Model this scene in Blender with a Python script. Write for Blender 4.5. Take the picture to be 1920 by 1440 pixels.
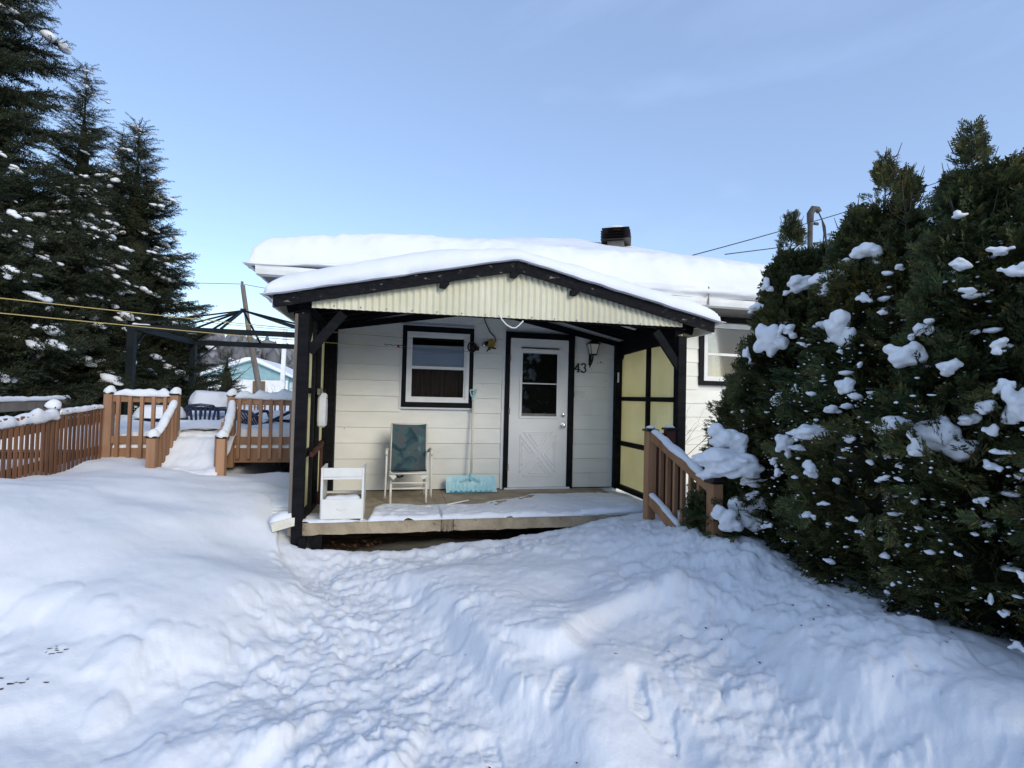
import bpy, bmesh, math, random
import numpy as np
from mathutils import Vector, Matrix
random.seed(7); RNG = np.random.default_rng(7)
S = bpy.context.scene
for _o in list(bpy.data.objects): bpy.data.objects.remove(_o)
COL = S.collection
rad = math.radians

# ------------------------------------------------------------ camera
def make_camera():
    t, p, r = rad(12.6), rad(1.5), rad(1.4)
    F = Vector((math.sin(t)*math.cos(p), math.cos(t)*math.cos(p), math.sin(p)))
    R0 = Vector((math.cos(t), -math.sin(t), 0)); U0 = R0.cross(F)
    R = math.cos(r)*R0 + math.sin(r)*U0; U = -math.sin(r)*R0 + math.cos(r)*U0
    cd = bpy.data.cameras.new('camera'); co = bpy.data.objects.new('camera', cd); COL.objects.link(co)
    M = Matrix((R, U, -F)).transposed().to_4x4(); M.translation = Vector((0, 0, 1.6))
    co.matrix_world = M
    cd.sensor_width = 36; cd.lens = 961/1920*36; cd.clip_start = .05; cd.clip_end = 5000
    S.camera = co
make_camera()

# ------------------------------------------------------------ light
SUN_EL, SUN_AZ = 24., 158.       # azimuth clockwise from +Y
W = bpy.data.worlds.new('World'); S.world = W; W.use_nodes = True
nt = W.node_tree; nt.nodes.clear()
out = nt.nodes.new('ShaderNodeOutputWorld'); bg = nt.nodes.new('ShaderNodeBackground')
sky = nt.nodes.new('ShaderNodeTexSky'); sky.sky_type = 'NISHITA'; sky.sun_disc = False
sky.sun_elevation = rad(SUN_EL); sky.sun_rotation = rad(SUN_AZ); sky.air_density = 1.0; sky.dust_density = .6; sky.ozone_density = 2.0
bg.inputs[1].default_value = .132
tc = nt.nodes.new('ShaderNodeTexCoord'); mp = nt.nodes.new('ShaderNodeMapping'); mp.inputs['Scale'].default_value = (.9, .9, 3.2); mp.inputs['Location'].default_value = (3.1, .4, .2)
cn = nt.nodes.new('ShaderNodeTexNoise'); cn.inputs['Scale'].default_value = 1.5; cn.inputs['Detail'].default_value = 7; cn.inputs['Roughness'].default_value = .55; cn.inputs['Distortion'].default_value = .6
cr = nt.nodes.new('ShaderNodeMapRange'); cr.inputs[1].default_value = .46; cr.inputs[2].default_value = .85; cr.inputs[3].default_value = .28; cr.inputs[4].default_value = .62
mx = nt.nodes.new('ShaderNodeMixRGB'); mx.inputs[2].default_value = (3.2, 4.2, 6.6, 1)
nt.links.new(tc.outputs['Generated'], mp.inputs[0]); nt.links.new(mp.outputs[0], cn.inputs[0]); nt.links.new(cn.outputs[0], cr.inputs[0])
nt.links.new(cr.outputs[0], mx.inputs[0]); nt.links.new(sky.outputs[0], mx.inputs[1]); nt.links.new(mx.outputs[0], bg.inputs[0]); nt.links.new(bg.outputs[0], out.inputs[0])
sl = bpy.data.lights.new('sun', 'SUN'); sl.energy = 1.15; sl.angle = rad(24); sl.color = (1, .93, .80)
so = bpy.data.objects.new('sun', sl); COL.objects.link(so)
sd = Vector((math.sin(rad(SUN_AZ))*math.cos(rad(SUN_EL)), math.cos(rad(SUN_AZ))*math.cos(rad(SUN_EL)), math.sin(rad(SUN_EL))))
so.rotation_euler = sd.to_track_quat('Z', 'Y').to_euler()
S.view_settings.view_transform = 'Standard'; S.view_settings.look = 'None'; S.view_settings.gamma = 1; S.view_settings.use_curve_mapping = False
S.view_settings.exposure = 0.68

# ------------------------------------------------------------ materials
def mat(name, col, rough=.7, col2=None, scale=8., stretch=(1, 1, 1), bump=0., bscale=None, metal=0., spec=.3, detail=5, contrast=(.35, .65), wear=None, wscale=20., wlim=(.62, .70), bdist=.01):
    m = bpy.data.materials.new(name); m.use_nodes = True; n = m.node_tree; b = n.nodes['Principled BSDF']
    b.inputs['Roughness'].default_value = rough; b.inputs['Metallic'].default_value = metal; b.inputs['Specular IOR Level'].default_value = spec
    b.inputs['Base Color'].default_value = (*col, 1)
    if col2 is not None or bump or wear:
        t = n.nodes.new('ShaderNodeTexCoord'); mp = n.nodes.new('ShaderNodeMapping'); mp.inputs['Scale'].default_value = stretch
        n.links.new(t.outputs['Object'], mp.inputs[0])
        src = None
        if col2 is not None:
            no = n.nodes.new('ShaderNodeTexNoise'); no.inputs['Scale'].default_value = scale; no.inputs['Detail'].default_value = detail
            n.links.new(mp.outputs[0], no.inputs[0])
            r = n.nodes.new('ShaderNodeMapRange'); r.inputs[1].default_value, r.inputs[2].default_value = contrast
            n.links.new(no.outputs[0], r.inputs[0])
            c = n.nodes.new('ShaderNodeMixRGB'); c.inputs[1].default_value = (*col, 1); c.inputs[2].default_value = (*col2, 1)
            n.links.new(r.outputs[0], c.inputs[0]); src = c.outputs[0]
        if wear is not None:
            no = n.nodes.new('ShaderNodeTexNoise'); no.inputs['Scale'].default_value = wscale; no.inputs['Detail'].default_value = 6; no.inputs['Roughness'].default_value = .65
            n.links.new(mp.outputs[0], no.inputs[0])
            r = n.nodes.new('ShaderNodeMapRange'); r.inputs[1].default_value, r.inputs[2].default_value = wlim
            n.links.new(no.outputs[0], r.inputs[0])
            c = n.nodes.new('ShaderNodeMixRGB'); c.inputs[1].default_value = (*col, 1); c.inputs[2].default_value = (*wear, 1)
            if src: n.links.new(src, c.inputs[1])
            n.links.new(r.outputs[0], c.inputs[0]); src = c.outputs[0]
        if src: n.links.new(src, b.inputs['Base Color'])
        if bump:
            no = n.nodes.new('ShaderNodeTexNoise'); no.inputs['Scale'].default_value = bscale or scale; no.inputs['Detail'].default_value = 6
            n.links.new(mp.outputs[0], no.inputs[0])
            bu = n.nodes.new('ShaderNodeBump'); bu.inputs['Strength'].default_value = bump; bu.inputs['Distance'].default_value = bdist
            n.links.new(no.outputs[0], bu.inputs['Height']); n.links.new(bu.outputs[0], b.inputs['Normal'])
    return m
def tint(m, base, amt=.12):
    """per-object random brightness so that alike boards differ a little"""
    n = m.node_tree; b = n.nodes['Principled BSDF']
    oi = n.nodes.new('ShaderNodeObjectInfo'); mr = n.nodes.new('ShaderNodeMapRange'); mr.inputs[3].default_value = 1-amt; mr.inputs[4].default_value = 1+amt
    hs = n.nodes.new('ShaderNodeHueSaturation'); n.links.new(oi.outputs['Random'], mr.inputs[0]); n.links.new(mr.outputs[0], hs.inputs['Value'])
    lk = b.inputs['Base Color'].links
    if lk: n.links.new(lk[0].from_socket, hs.inputs['Color'])
    else: hs.inputs['Color'].default_value = (*base, 1)
    n.links.new(hs.outputs[0], b.inputs['Base Color'])
    return m
M = {}
M['snow'] = mat('snow', (.80, .81, .82), .75, (.75, .765, .785), 3., bump=.35, bscale=55, spec=.2, bdist=.006)
M['snow_smooth'] = mat('snow_smooth', (.79, .80, .81), .8, (.73, .745, .765), 2., bump=.25, bscale=30, spec=.2, bdist=.008)
M['siding'] = tint(mat('siding', (.80, .79, .72), .55, (.73, .72, .65), 2.2, (1, 1, 2.5), .12, 60, wear=(.36, .34, .28), wscale=7, wlim=(.70, .80)), (0, 0, 0), .04)
M['trim_white'] = mat('trim_white', (.78, .78, .76), .4, (.70, .70, .66), 6, bump=.05)
M['black_wood'] = mat('black_wood', (.0035, .0035, .0045), .7, (.008, .008, .010), 6, (1, 1, 4), .3, 40, wear=(.10, .095, .085), wscale=11, wlim=(.70, .80), spec=.12)
M['black_trim'] = mat('black_trim', (.004, .004, .005), .6, (.009, .009, .010), 9, bump=.1, spec=.12)
M['black_peel'] = mat('black_peel', (.004, .004, .006), .7, (.010, .010, .012), 5, (3, 1, 6), .5, 30, wear=(.20, .18, .155), wscale=3.2, wlim=(.60, .66), spec=.12)
M['yellow'] = mat('yellow_plastic', (.92, .87, .60), .5, (.84, .78, .50), 2.5, wear=(.22, .18, .08), wscale=14, wlim=(.72, .78), bump=.05)
M['cream'] = mat('cream_metal', (.68, .65, .49), .45, (.60, .57, .41), 3.0, wear=(.25, .22, .14), wscale=12, wlim=(.70, .78), bump=.05)
M['concrete'] = mat('concrete', (.42, .345, .24), .9, (.27, .22, .15), 5, bump=.7, bscale=45, wear=(.12, .10, .08), wscale=18, wlim=(.60, .72))
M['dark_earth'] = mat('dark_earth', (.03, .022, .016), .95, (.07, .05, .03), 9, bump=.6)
M['ice'] = mat('ice', (.34, .33, .27), .25, (.20, .19, .15), 3, bump=.2, spec=.5)
M['deck_wood'] = tint(mat('deck_wood', (.38, .215, .125), .75, (.25, .135, .075), 6, (1, 1, .12), .25, 30, wear=(.13, .07, .04), wscale=7, wlim=(.66, .74)), (0, 0, 0), .14)
M['fence_wood'] = tint(mat('fence_wood', (.23, .112, .058), .8, (.12, .056, .03), 6, (1, 1, .15), .25, 30), (0, 0, 0), .22)
M['rail_wood'] = tint(mat('rail_wood', (.38, .205, .105), .75, (.25, .13, .065), 7, (1, 1, .1), .25, 30, wear=(.07, .04, .03), wscale=8, wlim=(.66, .74)), (0, 0, 0), .12)
M['red_wood'] = mat('red_wood', (.09, .03, .018), .75, (.055, .02, .012), 6, (1, 1, .2), .25, 30)
M['gazebo'] = mat('gazebo_metal', (.008, .013, .014), .6, (.014, .02, .022), 6, spec=.15)
M['blue_plastic'] = mat('blue_plastic', (.010, .014, .045), .3, spec=.5)
M['turquoise'] = mat('turquoise', (.25, .40, .42), .7, (.21, .35, .37), 3)
M['white_wall'] = mat('white_wall', (.74, .75, .74), .7, (.66, .67, .66), 2)
M['room_dark'] = mat('interior_dark', (.012, .011, .010), .9)  # near-black colour stands in for the unlit room behind the glass
M['brown_curtain'] = mat('brown_curtain', (.085, .060, .045), .9, (.035, .025, .02), 9, (4, 1, .2))
M['lace'] = mat('lace_curtain', (.66, .65, .58), .9, (.52, .52, .47), 6, (3, 1, .3))
M['reflection_band'] = mat('reflection_blue', (.30, .34, .42), .8, (.24, .28, .37), 4)  # reflected sky and snow put into a blue-grey colour
M['door'] = mat('door_white', (.82, .81, .78), .45, (.76, .75, .72), 3, bump=.04)
M['steel'] = mat('steel', (.62, .62, .62), .25, metal=.9)
M['galv'] = mat('galvanised', (.20, .19, .17), .55, (.13, .12, .11), 9, metal=.3)
M['grey_wood'] = mat('grey_wood', (.19, .165, .14), .85, (.12, .10, .085), 7, (1, 1, .15), .2, 20)
M['black_metal'] = mat('black_metal', (.012, .012, .012), .4)
M['num_brown'] = mat('number_brown', (.045, .035, .022), .45, spec=.4)
M['lamp_glass'] = mat('lamp_glass', (.70, .68, .60), .2, spec=.5)
M['yellow_box'] = mat('yellow_box', (.36, .26, .03), .5, (.22, .16, .03), 20)
M['rope'] = mat('rope', (.46, .36, .14), .7)
M['wire'] = mat('wire', (.03, .03, .03), .6)
M['chair_metal'] = mat('chair_white', (.70, .68, .60), .4, (.62, .59, .50), 12)
M['cabinet'] = mat('cabinet_white', (.74, .74, .70), .45, (.68, .68, .63), 5)
M['red_clip'] = mat('red_clip', (.2, .02, .02), .5)
M['bark'] = mat('bark', (.055, .042, .033), .95, (.09, .07, .055), 12, bump=.5)
M['twig'] = mat('twig', (.10, .075, .06), .9)
M['leaf_dead'] = mat('dead_leaf', (.10, .045, .02), .9)
M['core_dark'] = mat('inner_core', (.014, .016, .008), .95, (.026, .024, .012), 9)  # dark fill for the solid cores added inside the crowns
M['vent'] = mat('vent_brown', (.045, .034, .03), .4, spec=.5)
M['pouch'] = mat('white_pouch', (.66, .67, .66), .7, (.56, .57, .57), 9, bump=.3)
M['hillwood'] = mat('hill_wood', (.10, .095, .095), 1, (.24, .24, .25), .06, detail=6)
M['house_brown'] = mat('brown_siding', (.16, .10, .06), .8, (.12, .075, .045), 3, (1, 1, 6))

def translucent(m, k):
    n = m.node_tree; b = n.nodes['Principled BSDF']; o = [x for x in n.nodes if x.type == 'OUTPUT_MATERIAL'][0]
    t = n.nodes.new('ShaderNodeBsdfTranslucent'); x = n.nodes.new('ShaderNodeMixShader'); x.inputs[0].default_value = k
    n.links.new(b.inputs['Base Color'].links[0].from_socket, t.inputs[0]); n.links.new(b.outputs[0], x.inputs[1]); n.links.new(t.outputs[0], x.inputs[2]); n.links.new(x.outputs[0], o.inputs[0])
translucent(M['yellow'], .5)
def foliage(name, c1, c2, c3):
    m = bpy.data.materials.new(name); m.use_nodes = True; n = m.node_tree; b = n.nodes['Principled BSDF']
    b.inputs['Roughness'].default_value = .7; b.inputs['Specular IOR Level'].default_value = .25
    t = n.nodes.new('ShaderNodeTexCoord')
    no = n.nodes.new('ShaderNodeTexNoise'); no.inputs['Scale'].default_value = 1.7; no.inputs['Detail'].default_value = 3
    n.links.new(t.outputs['Object'], no.inputs[0])
    no2 = n.nodes.new('ShaderNodeTexNoise'); no2.inputs['Scale'].default_value = 12; no2.inputs['Detail'].default_value = 2
    n.links.new(t.outputs['Object'], no2.inputs[0])
    r = n.nodes.new('ShaderNodeMapRange'); r.inputs[1].default_value = .38; r.inputs[2].default_value = .66; n.links.new(no.outputs[0], r.inputs[0])
    c = n.nodes.new('ShaderNodeMixRGB'); c.inputs[1].default_value = (*c1, 1); c.inputs[2].default_value = (*c2, 1); n.links.new(r.outputs[0], c.inputs[0])
    r2 = n.nodes.new('ShaderNodeMapRange'); r2.inputs[1].default_value = .5; r2.inputs[2].default_value = .75; r2.inputs[4].default_value = .75; n.links.new(no2.outputs[0], r2.inputs[0])
    c2n = n.nodes.new('ShaderNodeMixRGB'); c2n.inputs[2].default_value = (*c3, 1); n.links.new(c.outputs[0], c2n.inputs[1]); n.links.new(r2.outputs[0], c2n.inputs[0])
    ge = n.nodes.new('ShaderNodeNewGeometry'); rp = n.nodes.new('ShaderNodeValToRGB'); rp.color_ramp.interpolation = 'CONSTANT'; e = rp.color_ramp.elements
    e[0].position = 0; e[0].color = (.62, .66, .62, 1); e[1].position = .3; e[1].color = (1, 1, 1, 1)
    for p_, c_ in ((.6, (1.25, 1.35, 1.1, 1)), (.88, (1.7, 1.75, 1.3, 1)), (.965, (2.6, 1.6, .9, 1))): x_ = e.new(p_); x_.color = c_
    mu = n.nodes.new('ShaderNodeMixRGB'); mu.blend_type = 'MULTIPLY'; mu.inputs[0].default_value = 1; n.links.new(ge.outputs['Random Per Island'], rp.inputs[0]); n.links.new(c2n.outputs[0], mu.inputs[1]); n.links.new(rp.outputs[0], mu.inputs[2])
    n.links.new(mu.outputs[0], b.inputs['Base Color'])
    return m
M['thuja'] = foliage('thuja_leaf', (.036, .052, .022), (.066, .068, .024), (.100, .082, .032))
M['spruce'] = foliage('spruce_needle', (.018, .027, .015), (.030, .036, .016), (.045, .042, .020))
def glass_mat():
    m = bpy.data.materials.new('window_glass'); m.use_nodes = True; n = m.node_tree; n.nodes.clear()
    o = n.nodes.new('ShaderNodeOutputMaterial'); mix = n.nodes.new('ShaderNodeMixShader'); f = n.nodes.new('ShaderNodeFresnel'); f.inputs[0].default_value = 1.75
    tr = n.nodes.new('ShaderNodeBsdfTransparent'); tr.inputs[0].default_value = (.82, .84, .84, 1); g = n.nodes.new('ShaderNodeBsdfGlossy'); g.inputs['Roughness'].default_value = .03
    n.links.new(f.outputs[0], mix.inputs[0]); n.links.new(tr.outputs[0], mix.inputs[1]); n.links.new(g.outputs[0], mix.inputs[2]); n.links.new(mix.outputs[0], o.inputs[0])
    return m
M['glass'] = glass_mat()
def shovel_mat():
    m = mat('shovel_blue', (.33, .62, .68), .35, (.50, .74, .76), 14, (3, 1, 1), spec=.5)
    return m
M['shovel'] = shovel_mat()
M['shovel_edge'] = mat('shovel_worn_edge', (.03, .22, .36), .4, (.16, .48, .6), 30)
def fabric_mat():
    m = bpy.data.materials.new('floral_fabric'); m.use_nodes = True; n = m.node_tree; b = n.nodes['Principled BSDF']; b.inputs['Roughness'].default_value = .9
    t = n.nodes.new('ShaderNodeTexCoord'); no = n.nodes.new('ShaderNodeTexNoise'); no.inputs['Scale'].default_value = 6.; no.inputs['Detail'].default_value = 6; no.inputs['Distortion'].default_value = .7
    n.links.new(t.outputs['Object'], no.inputs[0]); r = n.nodes.new('ShaderNodeValToRGB'); n.links.new(no.outputs[0], r.inputs[0])
    e = r.color_ramp.elements; e[0].position = .32; e[0].color = (.012, .03, .045, 1); e[1].position = .72; e[1].color = (.10, .17, .17, 1)
    for p, c in ((.42, (.022, .055, .065, 1)), (.50, (.05, .10, .10, 1)), (.56, (.085, .075, .08, 1)), (.60, (.04, .085, .09, 1))):
        x = e.new(p); x.color = c
    n.links.new(r.outputs[0], b.inputs['Base Color']); return m
M['fabric'] = fabric_mat()

# ------------------------------------------------------------ mesh helpers
class MB:
    def __init__(s): s.v = []; s.f = []
    def add(s, vs, fs):
        k = len(s.v); s.v += [tuple(v) for v in vs]; s.f += [tuple(i+k for i in f) for f in fs]; return s
    def box(s, a, b):
        x0, y0, z0 = a; x1, y1, z1 = b
        return s.add([(x0,y0,z0),(x1,y0,z0),(x1,y1,z0),(x0,y1,z0),(x0,y0,z1),(x1,y0,z1),(x1,y1,z1),(x0,y1,z1)],
                     [(0,3,2,1),(4,5,6,7),(0,1,5,4),(1,2,6,5),(2,3,7,6),(3,0,4,7)])
    def bar(s, p, q, w, h, up=(0, 0, 1), roll=0):
        """box of section w (sideways) x h (along up) from p to q"""
        p, q, up = Vector(p), Vector(q), Vector(up); d = (q-p).normalized()
        if abs(d.dot(up)) > .98: up = Vector((0, 1, 0))
        sx = d.cross(up).normalized(); sz = sx.cross(d).normalized()
        if roll: m = Matrix.Rotation(roll, 3, d); sx = m @ sx; sz = m @ sz
        vs = []
        for c in (p, q):
            for a, b in ((-1,-1),(1,-1),(1,1),(-1,1)): vs.append(c + sx*a*w/2 + sz*b*h/2)
        return s.add(vs, [(0,1,2,3),(7,6,5,4),(0,4,5,1),(1,5,6,2),(2,6,7,3),(3,7,4,0)])
    def tube(s, pts, r, n=8, cap=True):
        pts = [Vector(p) for p in pts]; rs = r if isinstance(r, (list, tuple)) else [r]*len(pts)
        k0 = len(s.v); prev = None
        for i, p in enumerate(pts):
            d = (pts[min(i+1, len(pts)-1)] - pts[max(i-1, 0)]).normalized()
            if prev is None:
                a = Vector((0, 0, 1)) if abs(d.z) < .9 else Vector((1, 0, 0)); u = d.cross(a).normalized()
            else: u = (prev - d*prev.dot(d)).normalized()
            prev = u; w = d.cross(u)
            for j in range(n):
                an = 2*math.pi*j/n; s.v.append(tuple(p + (u*math.cos(an) + w*math.sin(an))*rs[i]))
        for i in range(len(pts)-1):
            for j in range(n):
                a = k0+i*n+j; b = k0+i*n+(j+1) % n; s.f.append((a, b, b+n, a+n))
        if cap: s.f.append(tuple(k0+j for j in range(n))[::-1]); s.f.append(tuple(k0+(len(pts)-1)*n+j for j in range(n)))
        return s
    def lathe(s, prof, c, n=16):
        k0 = len(s.v)
        for r, z in prof:
            for j in range(n): an = 2*math.pi*j/n; s.v.append((c[0]+r*math.cos(an), c[1]+r*math.sin(an), c[2]+z))
        for i in range(len(prof)-1):
            for j in range(n): a = k0+i*n+j; b = k0+i*n+(j+1) % n; s.f.append((a, b, b+n, a+n))
        s.f.append(tuple(k0+j for j in range(n))[::-1]); s.f.append(tuple(k0+(len(prof)-1)*n+j for j in range(n))); return s
    def prism(s, poly, a, b, axis='y'):
        """polygon in the plane normal to axis, extruded from a to b"""
        def P(u, v, w): return {'y': (u, w, v), 'x': (w, u, v), 'z': (u, v, w)}[axis]
        n = len(poly); k = len(s.v)
        s.v += [P(u, v, a) for u, v in poly] + [P(u, v, b) for u, v in poly]
        s.f.append(tuple(range(k, k+n))); s.f.append(tuple(range(k+2*n-1, k+n-1, -1)))
        for i in range(n): j = (i+1) % n; s.f.append((k+i, k+n+i, k+n+j, k+j))
        return s
    def build(s, name, m, parent=None, smooth=False, bevel=0):
        me = bpy.data.meshes.new(name); me.from_pydata(s.v, [], s.f); me.validate()
        bm = bmesh.new(); bm.from_mesh(me); bmesh.ops.recalc_face_normals(bm, faces=bm.faces)
        if bevel: bmesh.ops.bevel(bm, geom=list(bm.edges), offset=bevel, segments=1, affect='EDGES', clamp_overlap=True)
        bm.to_mesh(me); bm.free()
        if smooth: me.shade_smooth()
        me.materials.append(m); o = bpy.data.objects.new(name, me); COL.objects.link(o)
        if parent: o.parent = parent; o.matrix_parent_inverse = Matrix.Translation(-parent_world(parent))
        return o
def parent_world(p): return LOC.get(p.name, Vector((0, 0, 0)))
LOC = {}
def np_mesh(name, V, Fc, m, parent=None, smooth=False):
    me = bpy.data.meshes.new(name); V = np.ascontiguousarray(V, dtype=np.float32); Fc = np.ascontiguousarray(Fc, dtype=np.int32)
    k = Fc.shape[1]; me.vertices.add(len(V)); me.vertices.foreach_set('co', V.ravel()); me.loops.add(Fc.size); me.loops.foreach_set('vertex_index', Fc.ravel())
    me.polygons.add(len(Fc)); me.polygons.foreach_set('loop_start', np.arange(0, Fc.size, k, dtype=np.int32))
    if smooth: me.polygons.foreach_set('use_smooth', np.ones(len(Fc), dtype=bool))
    me.update(calc_edges=True); me.materials.append(m); o = bpy.data.objects.new(name, me); COL.objects.link(o)
    if parent: o.parent = parent; o.matrix_parent_inverse = Matrix.Translation(-parent_world(parent))
    return o
def tag(o, label=None, cat=None, group=None, kind=None):
    if label: o['label'] = label
    if cat: o['category'] = cat
    if group: o['group'] = group
    if kind: o['kind'] = kind
    return o
def thing(name, loc, label, cat, group=None):
    o = bpy.data.objects.new(name, None); COL.objects.link(o); o.location = loc; o.empty_display_size = .1
    LOC[o.name] = Vector(loc); tag(o, label, cat, group); return o

# numpy noise
def _h(ix, iy, iz, s): 
    n = (ix*374761393 + iy*668265263 + iz*2147483647 + s*974634777) & 0xffffffff
    n = ((n ^ (n >> 13))*1274126177) & 0xffffffff
    return ((n ^ (n >> 16)) & 0xffff)/65535.
def noise(x, y, z=0., seed=0):
    x, y, z = np.broadcast_arrays(np.asarray(x, float), np.asarray(y, float), np.asarray(z, float))
    ix, iy, iz = np.floor(x).astype(np.int64), np.floor(y).astype(np.int64), np.floor(z).astype(np.int64)
    fx, fy, fz = x-ix, y-iy, z-iz
    fx, fy, fz = [f*f*f*(f*(f*6-15)+10) for f in (fx, fy, fz)]
    def c(a, b, d): return _h(ix+a, iy+b, iz+d, seed)
    l = lambda a, b, t: a+(b-a)*t
    r0 = l(l(c(0,0,0), c(1,0,0), fx), l(c(0,1,0), c(1,1,0), fx), fy)
    if not np.any(fz): return r0*2-1
    r1 = l(l(c(0,0,1), c(1,0,1), fx), l(c(0,1,1), c(1,1,1), fx), fy)
    return l(r0, r1, fz)*2-1
def fbm(x, y, z=0., seed=0, o=4, g=.5):
    a = 1.; r = 0.; f = 1.
    for i in range(o):
        r = r + a*noise(np.asarray(x)*f+i*7.3, np.asarray(y)*f+i*3.1, np.asarray(z)*f, seed+i); a *= g; f *= 2.03
    return r
def sstep(a, b, x): t = np.clip((x-a)/(b-a), 0, 1); return t*t*(3-2*t)
def seg_dist(x, y, pts):
    """distance to polyline and signed side (positive = left of travel) and parameter"""
    best = np.full(np.shape(x), 1e9); side = np.zeros(np.shape(x)); par = np.zeros(np.shape(x))
    for i in range(len(pts)-1):
        ax, ay = pts[i]; bx, by = pts[i+1]; dx, dy = bx-ax, by-ay; L2 = dx*dx+dy*dy
        t = np.clip(((x-ax)*dx+(y-ay)*dy)/L2, 0, 1); px, py = x-ax-t*dx, y-ay-t*dy; d = np.hypot(px, py)
        m = d < best; best = np.where(m, d, best); side = np.where(m, np.sign(dx*(y-ay)-dy*(x-ax)), side); par = np.where(m, i+t, par)
    return best, side, par

# ------------------------------------------------------------ snow ground
CP = np.array([  # x, y, z control heights
 (-3.3,5.3,.80),(-3.3,6.2,.72),(-3.3,7.1,.71),(-2.7,6.6,.69),(-1.95,6.5,.67),(-1.8,7.0,.62),(-1.3,7.0,.58),(-1.2,6.3,.52),(-1.0,5.6,.40),(-1.05,5.0,.26),(-1.6,5.2,.46),
 (-2.2,5.4,.60),(-2.0,4.4,.52),(-2.6,4.0,.60),(-3.3,4.2,.72),(-1.5,4.2,.38),(-1.1,4.4,.25),(-.8,4.7,.10),(-.4,4.8,.06),(-2.3,3.65,.40),(-3.0,3.6,.52),(-1.5,3.55,.27),(-.45,3.9,.03),(-2.0,2.8,.08),(-2.6,2.9,.15),(-1.2,2.7,.04),(-3.0,2.7,.22),(1.6,3.2,.24),
 (0,5.0,.06),(.5,4.9,.10),(1.0,4.95,.16),(1.5,4.95,.27),(2.0,4.8,.36),(2.4,4.5,.44),(2.7,4.2,.50),(2.3,3.8,.54),(2.1,4.2,.42),(2.5,3.3,.52),(2.45,2.7,.50),(2.4,2.1,.50),(2.4,1.6,.54),(2.3,1.0,.50),
 (3.2,3.5,.50),(3.2,2.5,.5),(3.2,1.2,.5),(3.5,4.8,.50),(3.2,5.6,.42),(5,5.5,.6),(7,5,.7),(6,2,.7),
 (.3,4.3,.08),(.9,4.2,.17),(1.5,4.2,.24),(1.9,3.6,.32),(1.2,3.5,.19),(.7,3.6,.15),(0,3.6,.02),(-.5,3.6,.03),(-1.0,3.85,.20),(-.6,3.0,-.02),(0,2.8,-.02),(.6,2.8,.06),(1.2,2.7,.16),(1.8,2.6,.20),(2.0,2.0,.32),
 (-1.5,2.4,.06),(-1.0,2.0,-.02),(-1.9,1.8,-.02),(-2.6,2.2,.12),(-3.4,2.2,.2),(-.3,1.9,0),(.4,2.0,.04),(1.0,2.0,.10),(1.5,1.6,.14),(0,1.2,0),(-1,1.0,0),(1,1.0,.05),(2.0,1.2,.3),(0,0,0),(-2,0,0),(2,0,.2),(-4,0,.2),(4,0,.5),
 (-4.5,3,.6),(-5,6,.75),(-6,9,.7),(-3.5,9,.6),(-3.4,14,.65),(-9,5,.8),(-8,12,.8),(-4,20,.6),(3,9,.3),(3,14,.4),(8,9,.6),(0,20,.4),(0,-3,0),(-4,-4,.1),(4,-4,.2),(8,-2,.5),(-9,-1,.3)], float)
def rbf_fit(P, eps=1.2, lam=.004):
    d = np.hypot(P[:,None,0]-P[None,:,0], P[:,None,1]-P[None,:,1]); K = d*d*np.log(d+1e-9)
    n = len(P); A = np.zeros((n+3, n+3)); A[:n,:n] = K + lam*np.eye(n); A[:n,n] = 1; A[:n,n+1:] = P[:,:2]; A[n,:n] = 1; A[n+1:,:n] = P[:,:2].T
    b = np.zeros(n+3); b[:n] = P[:,2]; return np.linalg.solve(A, b)
RB = rbf_fit(CP)
def base_h(x, y):
    x = np.asarray(x, float); y = np.asarray(y, float); xc = np.clip(x, -9, 8); yc = np.clip(y, -4, 20)
    r = RB[len(CP)] + RB[len(CP)+1]*xc + RB[len(CP)+2]*yc
    for i, (px, py, _) in enumerate(CP):
        d2 = (xc-px)**2+(yc-py)**2; r = r + RB[i]*.5*d2*np.log(d2+1e-12)
    return np.clip(r, -.15, 1.2)
LEFT_CUT = [(-7.0,3.3),(-3.2,3.6),(-2.2,3.52),(-1.65,3.36),(-1.32,3.10),(-1.10,3.25),(-.86,3.63),(-.62,4.05),(-.72,4.5),(-.9,4.85)]
MID_CUT = [(1.0,1.9),(.72,2.66),(.59,2.89),(.43,3.32),(.225,3.95),(-.06,4.45),(-.11,4.95)]
LUMPS = []
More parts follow.
